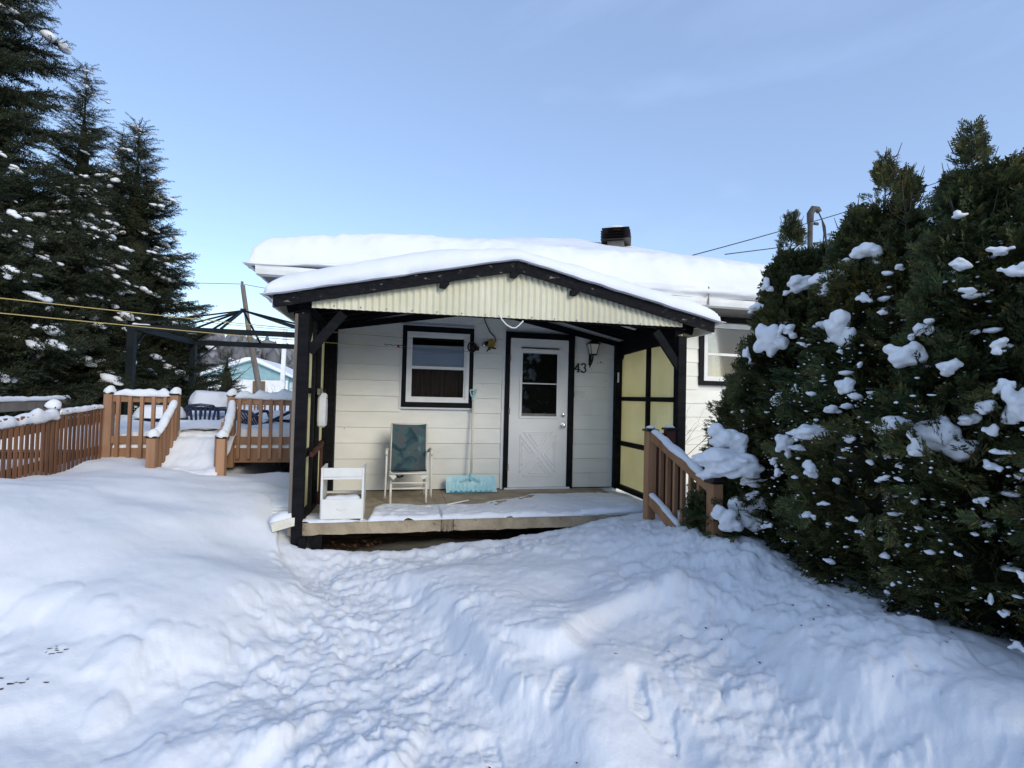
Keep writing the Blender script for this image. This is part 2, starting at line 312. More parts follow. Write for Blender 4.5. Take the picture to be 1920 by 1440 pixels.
def _lumps():
    r = random.Random(3)
    def along(pts, n, spread, s0, s1, h0, h1):
        for _ in range(n):
            i = r.randrange(len(pts)-1); t = r.random(); x = pts[i][0]+(pts[i+1][0]-pts[i][0])*t+r.gauss(0, spread); y = pts[i][1]+(pts[i+1][1]-pts[i][1])*t+r.gauss(0, spread)
            s = r.uniform(s0, s1); LUMPS.append((x, y, s, s*r.uniform(.6, 1.1), r.uniform(h0, h1)*s, r.uniform(0, 3.14), r.uniform(.5, 1)))
    along([(-2.2,3.45),(-1.6,3.3),(-1.3,3.0),(-.8,3.6),(-.6,4.1)], 60, .10, .03, .13, .25, .5)
    along([(-.8,4.75),(.2,4.9),(1.0,4.85)], 60, .10, .02, .07, .4, .8)
    along([(1.2,4.75),(1.9,4.6),(2.2,4.0)], 70, .14, .03, .11, .4, .8)
    along([(2.4,3.6),(2.4,2.8),(2.35,2.1),(2.3,1.4)], 70, .10, .03, .12, .4, .8)
    along([(2.0,4.2),(1.95,3.3),(1.9,2.6),(1.8,2.0)], 90, .20, .03, .12, .3, .6)
    along([(-.25,4.5),(.1,3.9),(.4,3.0),(.6,2.5)], 40, .08, .02, .07, .3, .7)
    along([(-1.2,2.6),(-.4,2.35),(.2,2.3)], 40, .18, .03, .13, .3, .6)
    along([(-.4,4.5),(-.4,3.6),(-.5,2.8)], 60, .16, .03, .10, .3, .6)
    LUMPS.append((-1.42, 3.12, .15, .12, .10, .4, 1)); LUMPS.append((-.50, 2.55, .09, .07, .09, .4, .6)); LUMPS.append((-.33, 2.38, .07, .05, .07, 1.4, .6)); LUMPS.append((-.86, 2.52, .20, .09, .05, .4, 1)); LUMPS.append((-.98, 4.72, .05, .04, .05, .4, 1))
_lumps()
PRINTS = []
def _prints():
    r = random.Random(5)
    for (x, y, a) in ((-.58,3.05,.9),(.17,2.84,-.9),(.46,2.27,.05),(.10,3.2,-.6),(1.96,2.82,-.4),(-.42,3.45,.3),(-.40,4.1,.1),(-.52,4.5,.2),(1.2,2.35,-.3),(1.75,3.6,-.15),(-.1,2.5,.4),(.85,2.5,-.6)):
        PRINTS.append((x, y, a))
_prints()
def ground_h(x, y, detail=True):
    x = np.asarray(x, float); y = np.asarray(y, float)
    wx = x + .10*fbm(x*1.3, y*1.3, 0, 11, 2); wy = y + .10*fbm(x*1.3, y*1.3, 0, 12, 2)
    h = base_h(wx, wy)
    if not detail: return h
    near = 1-sstep(7., 16., np.hypot(x, y))
    # cut in the left bank: raised above, carved below
    d, s, p = seg_dist(wx, wy, LEFT_CUT)
    inside = (s < 0)
    env = sstep(0, .25, p)*1.0
    wv = .05+.04*(1+noise(x*2.3, y*2.3, 0, 55)); h = h + .045*np.tanh(s*d/wv)*np.exp(-(d/.55)**2)*near
    d, s, p = seg_dist(wx, wy, MID_CUT); e = sstep(0, .6, p)*(1-sstep(4.6, 5, p))
    h = h - e*.065*np.tanh(s*d/(.03+.03*(1+noise(x*3, y*3, 0, 56))))*np.exp(-(d/.45)**2)
    # berm in front of the stairs path
    for pts, hh, w in (([(.95,2.72),(1.1,2.9),(1.31,3.06),(1.61,3.16),(2.05,3.14)][::-1], .085, .08), ([(.95,2.5),(1.25,2.50),(1.35,2.2),(1.36,1.8)][::-1], .05, .07), ([(-1.0,2.45),(-.6,2.62),(-.45,2.52)][::-1], .06, .08), ([(-.35,2.3),(-.2,2.42),(.05,2.3)][::-1], .06, .07), ([(-2.2,2.7),(-1.6,2.95),(-1.2,2.9)][::-1], .04, .10), ([(2.3,2.5),(2.05,2.2),(2.1,1.8)][::-1], .08, .12)):
        d, s, p = seg_dist(wx, wy, pts); h = h + hh*np.where(s > 0, np.exp(-(d/w)**2), np.exp(-(d/(w*4))**2))*sstep(0, .35, p)*(1-sstep(len(pts)-1.35, len(pts)-1, p))
    # trodden / disturbed mask
    dl, sl_, _ = seg_dist(wx, wy, LEFT_CUT)
    tread = np.where(sl_ > 0, 1-sstep(0, .35, dl), 1.)*near
    tread = tread*np.where(x > -4.2, 1, .3)*(1-sstep(4.9, 5.3, y))
    tread = np.clip(tread, .0, 1)
    w1, _, _ = seg_dist(wx, wy, [(-.45,4.7),(-.35,3.8),(-.3,3.1),(-.2,2.4),(-.2,1.5)]); w2, _, _ = seg_dist(wx, wy, [(2.2,4.4),(2.0,3.4),(1.95,2.7),(1.8,1.8)]); w3, _, _ = seg_dist(wx, wy, [(0,4.85),(1.5,4.75),(2.3,4.2),(2.5,3.2),(2.35,2.0)])
    zone = np.exp(-(w1/.50)**2)+.8*np.exp(-(w2/.42)**2)+.7*np.exp(-(w3/.25)**2); rough = tread*np.clip(.10+.22*sstep(-.1, .5, fbm(x*1.3, y*1.3, 0, 31, 2))+zone, 0, 1.1)
    h = h + (.05*fbm(x*.55, y*.55, 0, 21, 2)+.032*fbm(x*1.5, y*1.5, 0, 22, 2)*np.clip(y+.2, 0, 1))*near
    # angled ridges (scooped snow), stretched away from the camera to the right
    u = x*.8+y*.6; v = -x*.6+y*.8
    r1 = 1-np.abs(fbm(u*2.3+.4*fbm(x*3, y*3, 0, 41, 2), v*4.4, 0, 42, 3)); h = h + rough*.013*(r1-.6)
    r2 = 1-np.abs(fbm(x*6.5+.5*fbm(x*5, y*5, 0, 43, 2), y*6.5, 0, 44, 3)); h = h + rough*.008*(r2-.6)
    q3 = fbm(x*2.6+.8*fbm(x*2, y*2, 0, 51, 2), y*5.2, 0, 52, 4); h = h + (rough*.020+.005*tread)*(sstep(-.08, .06, q3)-.5)*sstep(-.2, .4, fbm(x*1.2, y*1.2, 0, 53, 2))
    h = h + rough*.006*np.abs(fbm(x*11, y*14, 0, 54, 3))
    h = h + rough*.010*fbm(x*17, y*17, 0, 45, 3) + rough*.0045*fbm(x*45, y*45, 0, 46, 2)
    h = h + (1-rough)*near*(.006*fbm(x*4, y*4, 0, 47, 3) + .0016*fbm(x*30, y*22, 0, 48, 2))
    # wind ripples on the drift
    h = h + (1-tread)*near*.006*np.sin((y*1.0+x*.25)*9+2.5*fbm(x*.8, y*.8, 0, 49, 2))
    lump = np.zeros_like(h)
    for (cx, cy, a, b, hh, an, sh) in LUMPS:
        m = (np.abs(x-cx) < a*1.6) & (np.abs(y-cy) < a*1.6)
        if not m.any(): continue
        ca, sa = math.cos(an), math.sin(an); xx = x[m]-cx; yy = y[m]-cy
        q = np.sqrt(((xx*ca+yy*sa)/a)**2+((-xx*sa+yy*ca)/b)**2)*(1+.25*noise(xx/a*1.3+cx*9, yy/a*1.3+cy*9, 0, 5))
        lump[m] = np.maximum(lump[m], .42*hh*np.sqrt(np.clip(1-q*q, 0, 1))**sh)
    h = h+lump
    for (cx, cy, an) in PRINTS:
        m = (np.abs(x-cx) < .3) & (np.abs(y-cy) < .3)
        if not m.any(): continue
        ca, sa = math.cos(an), math.sin(an); xx = (x[m]-cx)*ca+(y[m]-cy)*sa; yy = -(x[m]-cx)*sa+(y[m]-cy)*ca
        wd = .055-.012*np.cos(yy*22); q = np.sqrt((xx/wd)**2+(yy/.15)**2); ins = 1-sstep(.8, 1.08, q)
        h[m] = h[m] - ins*(.016+.0055*np.sin(yy*150)) + .004*np.exp(-((q-1.2)/.18)**2)
    return h
def build_ground():
    a_in = np.linspace(rad(-56), rad(56), 760, endpoint=False); a_out = np.linspace(rad(56), rad(304), 70, endpoint=False)
    an = np.concatenate([a_in, a_out]) + rad(12.6); n = len(an)
    r = np.concatenate([[.02, .15, .25], np.geomspace(.35, 12, 560), np.geomspace(12.5, 2200, 60)])
    A, R = np.meshgrid(an, r); X = np.sin(A)*R; Y = np.cos(A)*R
    H = ground_h(X.ravel(), Y.ravel()).reshape(X.shape)
    # below the porch and beneath the hedge the snow falls away
    under = sstep(-.95, -.75, X)*(1-sstep(2.6, 2.8, X))*sstep(5.02, 5.22, Y)*(1-sstep(9, 10, Y)); H = H*(1-under) + under*(-.02)
    deckdip = sstep(-2.0, -1.9, X)*(1-sstep(-1.0, -.95, X))*sstep(7.0, 7.12, Y)*(1-sstep(14, 15, Y)); H = H*(1-deckdip) + deckdip*.25
    V = np.stack([X, Y, H], -1).reshape(-1, 3)
    i = np.arange(len(r)-1)[:, None]; j = np.arange(n)[None, :]; j2 = (j+1) % n
    Fq = np.stack([i*n+j, i*n+j2, (i+1)*n+j2, (i+1)*n+j], -1).reshape(-1, 4)[:, ::-1]
    o = np_mesh('snow_ground', V, Fq, M['snow'], smooth=True); tag(o, 'snow covered yard with shovelled path, drifts and boot prints', kind='structure')
build_ground()
def gh(x, y): return float(ground_h(np.array([x]), np.array([y]))[0])

# snow helpers
def snow_strip(name, pts, w, h, parent, seed=0, step=.02, droop=.15, mat_='snow_smooth', wob=.25, nseg=12):
    """lumpy snow lying along a rail; pts are on the top surface of the rail"""
    P = [Vector(p) for p in pts]; L = [0]
    for i in range(len(P)-1): L.append(L[-1]+(P[i+1]-P[i]).length)
    n = max(6, int(L[-1]/step)); V = []; nn = nseg
    for i in range(n+1):
        s = L[-1]*i/n; k = 0
        while k < len(P)-2 and s > L[k+1]: k += 1
        d = (P[k+1]-P[k]).normalized(); c = P[k]+d*(s-L[k]); side = Vector((d.y, -d.x, 0)).normalized()
        e = min(1, math.sqrt(max(0, min(s, L[-1]-s)/(h*.8)+.02)))
        hh = h*(1+wob*float(fbm(s*7+seed*13.1, seed*5.7, 0, 3, 3)))*e; ww = w*(1+.22*float(fbm(s*6+seed*7.7, 4.4, 0, 9, 3)))*(.6+.4*e)
        off = side*(w*.12*float(noise(s*5+seed, 8.8, 0, 2)))
        for j in range(nn):
            a = math.pi*2*j/nn; u = math.cos(a); v = math.sin(a); z = v*hh if v > 0 else v*h*droop*(1+float(noise(s*9, j*.7, seed, 7)))
            q = 1+.07*float(noise(s*22, j*1.3, seed, 8))
            V.append(c+off+side*(u*ww/2*(abs(u)**-.25 if abs(u) > .01 else 1)*q)+Vector((0, 0, z*q)))
    b = MB(); b.v = [tuple(v) for v in V]
    for i in range(n):
        for j in range(nn): a = i*nn+j; c2 = i*nn+(j+1) % nn; b.f.append((a, c2, c2+nn, a+nn))
    b.f.append(tuple(range(nn))); b.f.append(tuple(n*nn+j for j in range(nn)))
    return b.build(name, M[mat_], parent, smooth=True)
_ico = {}
def ico(sub):
    if sub not in _ico:
        bm = bmesh.new(); bmesh.ops.create_icosphere(bm, subdivisions=sub, radius=1); bm.verts.ensure_lookup_table()
        _ico[sub] = (np.array([v.co[:] for v in bm.verts]), np.array([[v.index for v in f.verts] for f in bm.faces])); bm.free()
    return _ico[sub]
def lump_arrays(balls, sub=3, rough=.12, seed=0, flat=.45):
    Vs, Fs, k = [], [], 0; V0, F0 = ico(sub)
    for i, (c, r) in enumerate(balls):
        c = np.array(c, float); r = np.array(r, float)*np.ones(3); v = V0.copy(); v[:, 2] = np.where(v[:, 2] < 0, v[:, 2]*flat, v[:, 2])
        q = 1+rough*fbm(V0[:,0]*1.6+seed+i*3.7, V0[:,1]*1.6+i, V0[:,2]*1.6, 17, 3); v = v*q[:, None]*r+c
        Vs.append(v); Fs.append(F0+k); k += len(v)
    return np.vstack(Vs), np.vstack(Fs)
def clump(name, balls, parent, voxel=.012, sub=3, seed=0, flat=.6, rough=.15, it=4):
    V, Fc = lump_arrays(balls, sub, rough, seed, flat); o = np_mesh(name, V, Fc, M['snow_smooth'], parent, True)
    m = o.modifiers.new('r', 'REMESH'); m.mode = 'VOXEL'; m.voxel_size = voxel; m.use_smooth_shade = True
    m = o.modifiers.new('s', 'SMOOTH'); m.iterations = it; m.factor = .6
    return o

# ------------------------------------------------------------ house
WY, EY, FY = 6.66, 6.05, 5.07          # wall face, eave line, porch front
SLAB = .39; CH = .197
house = thing('house', (1.0, WY, 0), 'low white bungalow with black trimmed windows and a deep snow load on its hip roof', 'house')
holes = [(.05, 1.447, .96, 2.484), (1.40, SLAB-.5, 2.28, 2.45), (4.25, 1.845, 6.0, 2.768)]
HX0, HX1, HY1 = -.82, 7.5, 13.6
def wall_core():
    b = MB(); z0, z1 = -.1, 3.0; xs = sorted({HX0+.012, HX1, *[h[0] for h in holes], *[h[2] for h in holes]})
    for i in range(len(xs)-1):
        x0, x1 = xs[i], xs[i+1]; hz = [(h[1], h[3]) for h in holes if h[0] <= x0+1e-6 and h[2] >= x1-1e-6]
        if hz:
            if hz[0][0] > z0: b.box((x0, WY+.02, z0), (x1, WY+.14, hz[0][0]))
            b.box((x0, WY+.02, hz[0][1]), (x1, WY+.14, z1))
        else: b.box((x0, WY+.02, z0), (x1, WY+.14, z1))
    b.box((HX0+.012, WY+.141, z0), (HX0+.132, HY1, z1)); b.box((HX1-.12, WY+.141, z0), (HX1, HY1, z1)); b.box((HX0+.133, HY1-.12, z0), (HX1-.121, HY1, z1))
    b.build('wall', M['white_wall'], house)
    r = MB(); r.box((HX0+.14, WY+2.2, 0), (HX1-.14, WY+2.25, 2.99)); r.box((HX0+.14, WY+.16, -.08), (HX1-.14, WY+2.2, .0)); r.build('interior', M['room_dark'], house)
wall_core()
def boards():
    rr = random.Random(4)
    zones = [(-.82, 3.0, SLAB), (3.0, 7.5, SLAB-3*CH)]
    for zi, (zx0, zx1, zz) in enumerate(zones):
        k = 0
        while True:
            z0 = zz+CH*k; z1 = z0+CH; k += 1
            if z0 > 2.93: break
            z1 = min(z1, 2.95); segs = [(zx0, zx1)]
            for h in holes:
                if h[1] < z1-.03 and h[3] > z0+.03:
                    ns = []
                    for a, b in segs:
                        if h[0] > a and h[0] < b: ns.append((a, h[0]))
                        if h[2] < b and h[2] > a: ns.append((h[2], b))
                        if h[2] <= a or h[0] >= b: ns.append((a, b))
                    segs = ns
            for a, b in segs:
                cuts = [a]
                if b-a > 1.6 and rr.random() < .6: cuts.append(a+rr.uniform(.35, .75)*(b-a))
                elif .7 < b-a <= 1.6 and rr.random() < .25: cuts.append(a+rr.uniform(.25, .75)*(b-a))
                cuts.append(b)
                for i in range(len(cuts)-1):
                    g = .0007; p, q = cuts[i]+g, cuts[i+1]-g; t = .014
                    m = MB(); y0 = WY-.002+rr.uniform(-.0008, .0008)
                    # lapped board: lower edge stands proud
                    m.add([(p, y0-.013, z0+.007), (q, y0-.013, z0+.007), (q, y0-.001, z1+.004), (p, y0-.001, z1+.004), (p, y0+t+.006, z0+.007), (q, y0+t+.006, z0+.007), (q, y0+t+.006, z1+.004), (p, y0+t+.006, z1+.004)],
                          [(0,1,2,3),(7,6,5,4),(0,4,5,1),(1,5,6,2),(2,6,7,3),(3,7,4,0)])
                    m.build('siding_board', M['siding'], house)
boards()
MB().box((-.835, WY-.03, .3), (-.80, HY1, 2.95)).build('corner_board', M['trim_white'], house)
for z in (.99, 1.38):       # vertical trim battens beside door and window
    pass
def frame_mb(x0, z0, x1, z1, w, y0, y1, wt=None, wb=None):
    b = MB(); wt = wt or w; wb = wb or w
    b.box((x0, y0, z0), (x0+w, y1, z1)); b.box((x1-w, y0, z0), (x1, y1, z1)); b.box((x0+w, y0, z1-wt), (x1-w, y1, z1)); b.box((x0+w, y0, z0), (x1-w, y1, z0+wb)); return b
def window(x0, z0, x1, z1, trim, rail_z, curtain, kind):
    w = frame_mb(x0, z0, x1, z1, .055 if kind == 1 else .07, WY-.036, WY+.02, wt=.075 if kind == 1 else .01, wb=.065).build('window', M['black_trim'], house)
    i0, i1, j0, j1 = x0+.056, x1-.056, z0+.066, z1-.076
    if kind == 2: i0, i1, j0, j1 = x0+.071, x1-.071, z0+.066, z1-.011
    frame_mb(i0, j0, i1, j1, .045, WY-.044, WY+.05).build('window_frame', M['trim_white'], w)
    frame_mb(i0+.0455, j0+.0455, i1-.0455, j1-.0455, .022, WY-.025, WY+.05).build('sash', M['trim_white'], w)
    MB().box((i0+.068, WY-.03, rail_z-.018), (i1-.068, WY+.045, rail_z+.018)).build('meeting_rail', M['trim_white'], w)
    MB().box((i0+.068, WY-.004, j0+.068), (i1-.068, WY, rail_z-.019)).build('pane', M['glass'], w)
    MB().box((i0+.068, WY+.014, rail_z+.019), (i1-.068, WY+.018, j1-.068)).build('pane', M['glass'], w)
    b = MB(); n = 60; X = np.linspace(i0+.03, i1-.03, n); k0 = 0
    zt, zb = (j1-.02, j0+.02)
    if kind == 1: zt = rail_z
    for i, x in enumerate(X):
        y = WY+.12+.018*math.sin(i*.9+1.3*math.sin(i*.31)); b.v += [(x, y, zb), (x, y, zt)]
    b.f = [(2*i, 2*i+2, 2*i+3, 2*i+1) for i in range(n-1)]
    b.build('curtain', M[curtain], w, smooth=True)
    if kind == 1: MB().box((i0+.04, WY+.10, rail_z), (i1-.04, WY+.104, rail_z+.21)).build('reflection_band', M['reflection_band'], w)  # blue-grey sheet painted as the sky and snow mirrored in the upper pane
    return w, (i0, i1, j0, j1)
window(.05, 1.447, .96, 2.484, None, 1.955, 'brown_curtain', 1)
w2, q = window(4.25, 1.845, 6.0, 2.768, None, 2.30, 'lace', 2)
# thin white surround of the porch window
frame_mb(.028, 1.425, .982, 2.506, .0215, WY-.026, WY+.0).build('window_surround', M['trim_white'], house)
# door
def door():
    d = MB().box((1.452, WY-.030, .415), (2.262, WY+.015, 2.392)).build('door', M['door'], house, bevel=.002)
    f = MB(); f.box((1.385, WY-.046, SLAB+.002), (1.447, WY+.02, 2.47)); f.box((2.267, WY-.046, SLAB+.002), (2.345, WY+.02, 2.47)); f.box((1.448, WY-.046, 2.397), (2.266, WY+.02, 2.47))
    f.build('door_casing', M['black_trim'], d)
    MB().box((1.35, WY-.028, SLAB+.004), (1.3845, WY+.0, 2.49)).build('door_surround', M['trim_white'], house)
    MB().box((1.40, WY-.07, SLAB+.002), (2.30, WY+.0, .412)).build('threshold', M['trim_white'], d)
    frame_mb(1.585, 1.325, 2.135, 2.255, .034, WY-.043, WY-.029).build('window_moulding', M['door'], d, bevel=.004)
    gx0, gx1, g0, g1 = 1.62, 2.10, 1.375, 2.195
    MB().box((gx0, WY-.033, 1.362), (gx1, WY-.031, g1)).build('dark_backing', M['room_dark'], d)  # flat near-black plate, its colour stands in for the darkness behind the pane
    MB().box((gx0, WY-.0395, 1.80), (gx1, WY-.0355, g1)).build('pane', M['glass'], d)
    MB().box((gx0, WY-.0375, 1.392), (gx1, WY-.0338, 1.785)).build('pane', M['glass'], d)
    MB().box((gx0, WY-.045, 1.785), (gx1, WY-.034, 1.80)).build('muntin', M['trim_white'], d)
    MB().box((gx0, WY-.046, 1.36), (gx1, WY-.034, 1.392)).build('window_sill', M['galv'], d)
    MB().box((1.60, WY-.052, 2.262), (2.12, WY-.030, 2.272)).build('drip_strip', M['black_trim'], d)
    # crossbuck moulding of the lower panel
    cx, cz, a, h = 1.857, .855, .245, .29
    def tri(P, nm='panel_moulding'):
        b = MB(); n = len(P); c = sum((Vector((p[0], 0, p[1])) for p in P), Vector())/n
        for s in (1.0, .62):
            Q = [c+(Vector((p[0], 0, p[1]))-c)*s for p in P]
            for i in range(n):
                u, v = Q[i], Q[(i+1) % n]; b.bar((u.x, WY-.032, u.z), (v.x, WY-.032, v.z), .011, .011, up=(0, 1, 0))
        b.build(nm, M['door'], d)
    g = .045
    tri([(cx-a+g, cz+h), (cx+a-g, cz+h), (cx, cz+g)]); tri([(cx-a+g, cz-h), (cx+a-g, cz-h), (cx, cz-g)])
    tri([(cx-a, cz+h-g), (cx-a, cz-h+g), (cx-g, cz)]); tri([(cx+a, cz+h-g), (cx+a, cz-h+g), (cx+g, cz)])
    for nm, z, r in (('door_knob', 1.235, .030), ('deadbolt', 1.375, .029)):
        b = MB(); prof = [(.033, 0), (.033, .008), (.014, .012), (.014, .030), (r, .038), (r*1.02, .052), (r*.8, .066), (.004, .070)] if nm == 'door_knob' else [(r, 0), (r, .012), (r*.85, .02), (.012, .022), (.010, .024)]
        b.lathe(prof, (0, 0, 0), 16); b.v = [(2.196+x, WY-.03-zz, z+y) for x, y, zz in b.v]; b.build(nm, M['steel'], d, smooth=False)
    for z in (2.12, 1.42, .68): MB().box((1.440, WY-.054, z-.045), (1.456, WY-.0465, z+.045)).build('hinge', M['galv'], d)
door()
# house number 43, raised slab-serif figures
def number():
    def figure(polys, x, z, s):
        b = MB()
        for P in polys: b.prism([(x+u*s, z+v*s) for u, v in P], WY-.024, WY-.008)
        return b
    four = [[(.44,0),(.60,0),(.60,1),(.44,1)], [(.44,1),(.44,.82),(.14,.36),(0,.36),(0,.30)], [(0,.24),(.74,.24),(.74,.36),(0,.36)], [(.34,0),(.70,0),(.70,.08),(.34,.08)], [(.44,.76),(.44,.60),(.16,.30),(.04,.30)]]
    b4 = figure(four, 2.345, 1.965, .125); b4.build('house_number', M['num_brown'], house)
    b = MB(); pts = []
    for a in np.linspace(150, -80, 13): pts.append((.30+.24*math.cos(rad(a)), .75+.215*math.sin(rad(a))))
    for a in np.linspace(80, -150, 13): pts.append((.29+.28*math.cos(rad(a)), .27+.245*math.sin(rad(a))))
    for i in range(len(pts)-1):
        u, v = pts[i], pts[i+1]; t = .15 if i not in (11, 12, 13) else .09
        b.bar((2.446+u[0]*.125, WY-.016, 1.965+u[1]*.125), (2.446+v[0]*.125, WY-.016, 1.965+v[1]*.125), t*.125, .016, up=(0, 1, 0))
    for c in (pts[0], pts[-1]): b.box((2.446+c[0]*.125-.009, WY-.025, 1.965+c[1]*.125-.009), (2.446+c[0]*.125+.010, WY-.0075, 1.965+c[1]*.125+.010))
    b.build('house_number', M['num_brown'], house)
number()
# doorbell plates / marks on the wall
b = MB().box((2.36, WY-.022, 1.62), (2.50, WY-.008, 1.70)); b.build('wall_plate', M['siding'], house, bevel=.004)
for x in (2.40, 2.455): MB().lathe([(.014, 0), (.010, .008), (.002, .010)], (0, 0, 0), 10).build('screw_cap', M['siding'], house).data.transform(Matrix.Translation((x, WY-.022, 1.66)) @ Matrix.Rotation(rad(90), 4, 'X'))
for x, z, s in ((2.735, 2.115, .010), (2.69, 2.10, .006), (2.77, 2.10, .005), (2.955, 1.39, .013), (2.80, 1.77, .004), (2.60, 2.02, .004), (2.52, 1.80, .003), (-.62, 1.17, .004), (.07, .985, .007)):
    MB().box((x-s, WY-.020, z-s*.7), (x+s, WY-.0105, z+s*.7)).build('nail_mark', M['black_trim'], house)
MB().box((-.80, WY-.016, SLAB+.001), (3.0, WY+.0, SLAB+.012)).build('base_gap', M['black_trim'], house)
for x in (.995, 1.335):      # little repaired paint tabs on the boards by the reel
    for k in range(6, 9): MB().box((x-.008, WY-.0145, SLAB+CH*k-.006), (x+.010, WY-.0095, SLAB+CH*k+.016)).build('paint_tab', M['trim_white'], house)

# main roof: low hip with a deep snow blanket
RX0, RX1, RY0, RY1 = -1.50, 8.15, EY, 14.2
rb = MB()
inx = (RY1-RY0)/2; zr0, zr1 = 2.975, 2.975+.41*inx; ym = (RY0+RY1)/2
rb.add([(RX0,RY0,zr0),(RX1,RY0,zr0),(RX1,RY1,zr0),(RX0,RY1,zr0),(RX0+inx,ym,zr1),(RX1-inx,ym,zr1),(RX0,RY0,zr0-.02),(RX1,RY0,zr0-.02),(RX1,RY1,zr0-.02),(RX0,RY1,zr0-.02)],
       [(0,1,5,4),(1,2,5),(2,3,4,5),(3,0,4),(6,9,8,7),(0,6,7,1),(1,7,8,2),(2,8,9,3),(3,9,6,0)])
roofo = rb.build('roof', M['black_trim'], house)
f = MB(); f.box((RX0-.012, RY0-.012, 2.86), (RX1+.012, RY0+.012, 2.953)); f.box((RX0-.012, RY0+.0125, 2.86), (RX0+.012, RY1, 2.953)); f.box((RX1-.012, RY0+.0125, 2.86), (RX1+.012, RY1, 2.953)); f.build('fascia_board', M['trim_white'], roofo)
# gutter along the front eave
g = MB(); prof = [(0, .0), (-.10, .004), (-.115, .05), (-.12, .095), (-.112, .095), (-.105, .05), (-.09, .014), (-.008, .012)]
g.prism([(RY0-.014+u, 2.858+v) for u, v in prof], RX0-.02, 1.0, 'x'); g.build('gutter', M['trim_white'], roofo)
g = MB(); g.prism([(RY0-.014+u, 2.858+v) for u, v in prof], 1.01, RX1, 'x'); g.build('gutter', M['trim_white'], roofo)
MB().box((RX0+.013, RY0+.0125, 2.862), (RX1-.013, WY-.013, 2.872)).build('soffit', M['galv'], roofo)
MB().box((RX0+.013, WY-.0125, 2.862), (HX0+.0, RY1-.1, 2.872)).build('soffit', M['galv'], roofo)
MB().box((3.0, WY-.034, 2.775), (HX1, WY-.010, 2.855)).build('frieze_board', M['black_trim'], house)
MB().box((3.9, EY-.145, 2.862), (3.915, EY-.135, 3.10)).build('gutter_bracket', M['galv'], roofo)
def roof_snow():
    nx, ny = 260, 150; xs = np.linspace(RX0-.10, RX1+.1, nx)
    ys = RY0-.12+(RY1+.1-RY0+.12)*np.linspace(0, 1, ny)**1.7
    X, Y = np.meshgrid(xs, ys); ex = np.minimum(X-xs[0], xs[-1]-X); ey = np.minimum(Y-ys[0], ys[-1]-Y)
    dx = np.maximum(X-RX0, 0); dx = np.minimum(dx, np.maximum(RX1-X, 0)); dy = np.minimum(np.maximum(Y-RY0, 0), np.maximum(RY1-Y, 0))
    k = .7; base = -np.log(np.exp(-dx/k)+np.exp(-dy/k)+math.exp(-inx/k))*k; base = np.clip(base+.35*np.exp(-np.minimum(dx, dy)/.8), 0, None)
    rt = zr0 + .41*np.minimum(np.minimum(dx, dy), inx)
    e = np.minimum(ex*(1+.15*noise(Y*1.5, 3., 0, 5)), ey*(1+.2*noise(X*1.5, 9., 0, 6)))
    th = .36*np.sqrt(1-(1-np.clip(e/.30, 0, 1))**2)
    top = zr0 + .445*np.clip(base, 0, inx)+th+.03*fbm(X*.6, Y*.6, 0, 61, 3)+.012*fbm(X*2.5, Y*2.5, 0, 62, 3)
    top = np.maximum(top, rt+.015*(e > .05))
    top = top + .012*fbm(X*9, Y*9, 0, 66, 3)*(e < .5)
    # overhanging lip swells outward
    lipx = np.where(ey < .02, -1., 0); 
    V = np.stack([X, Y, top], -1).reshape(-1, 3); i = np.arange(ny-1)[:, None]; j = np.arange(nx-1)[None, :]
    Fq = np.stack([i*nx+j, i*nx+j+1, (i+1)*nx+j+1, (i+1)*nx+j], -1).reshape(-1, 4)
    # skirt of the front and left faces: rounded, with strata
    rim = [(0, c) for c in range(nx)][::-1] + [(r_, 0) for r_ in range(1, ny)]
    rings = 9; k0 = len(V); vv = []
    for q in range(rings):
        t = (q+1)/rings
        for (r_, c) in rim:
            x, y, z = X[r_, c], Y[r_, c], top[r_, c]; zb = zr0-.012+.022*float(noise(x*1.3, y*3, 0, 77))
            zz = zb+(max(z, zb+.02)-zb)*(1-t); bulge = (.035*math.sin(t*3.14)+.018*float(fbm(x*2+y*2, zz*22, 0, 71, 3)))
            if t > .85: bulge -= .03
            nx_ = -1. if c == 0 else 0.; ny_ = -1. if r_ == 0 else 0.
            vv.append((x+nx_*bulge, y+ny_*bulge, zz))
    V = np.vstack([V, vv]); n = len(rim); idx0 = np.array([r_*nx+c for r_, c in rim]); rows = [idx0]+[k0+q*n+np.arange(n) for q in range(rings)]
    ex_ = []
    for q in range(rings):
        a, b_ = rows[q], rows[q+1]; ex_.append(np.stack([a[:-1], a[1:], b_[1:], b_[:-1]], -1))
    np_mesh('snow_blanket', V, np.vstack([Fq]+ex_), M['snow_smooth'], roofo, True)
    return X, Y, top
RSX, RSY, RST = roof_snow()
def roof_top(x, y):
    i = np.argmin((RSX-x)**2+(RSY-y)**2); return float(RST.ravel()[i])

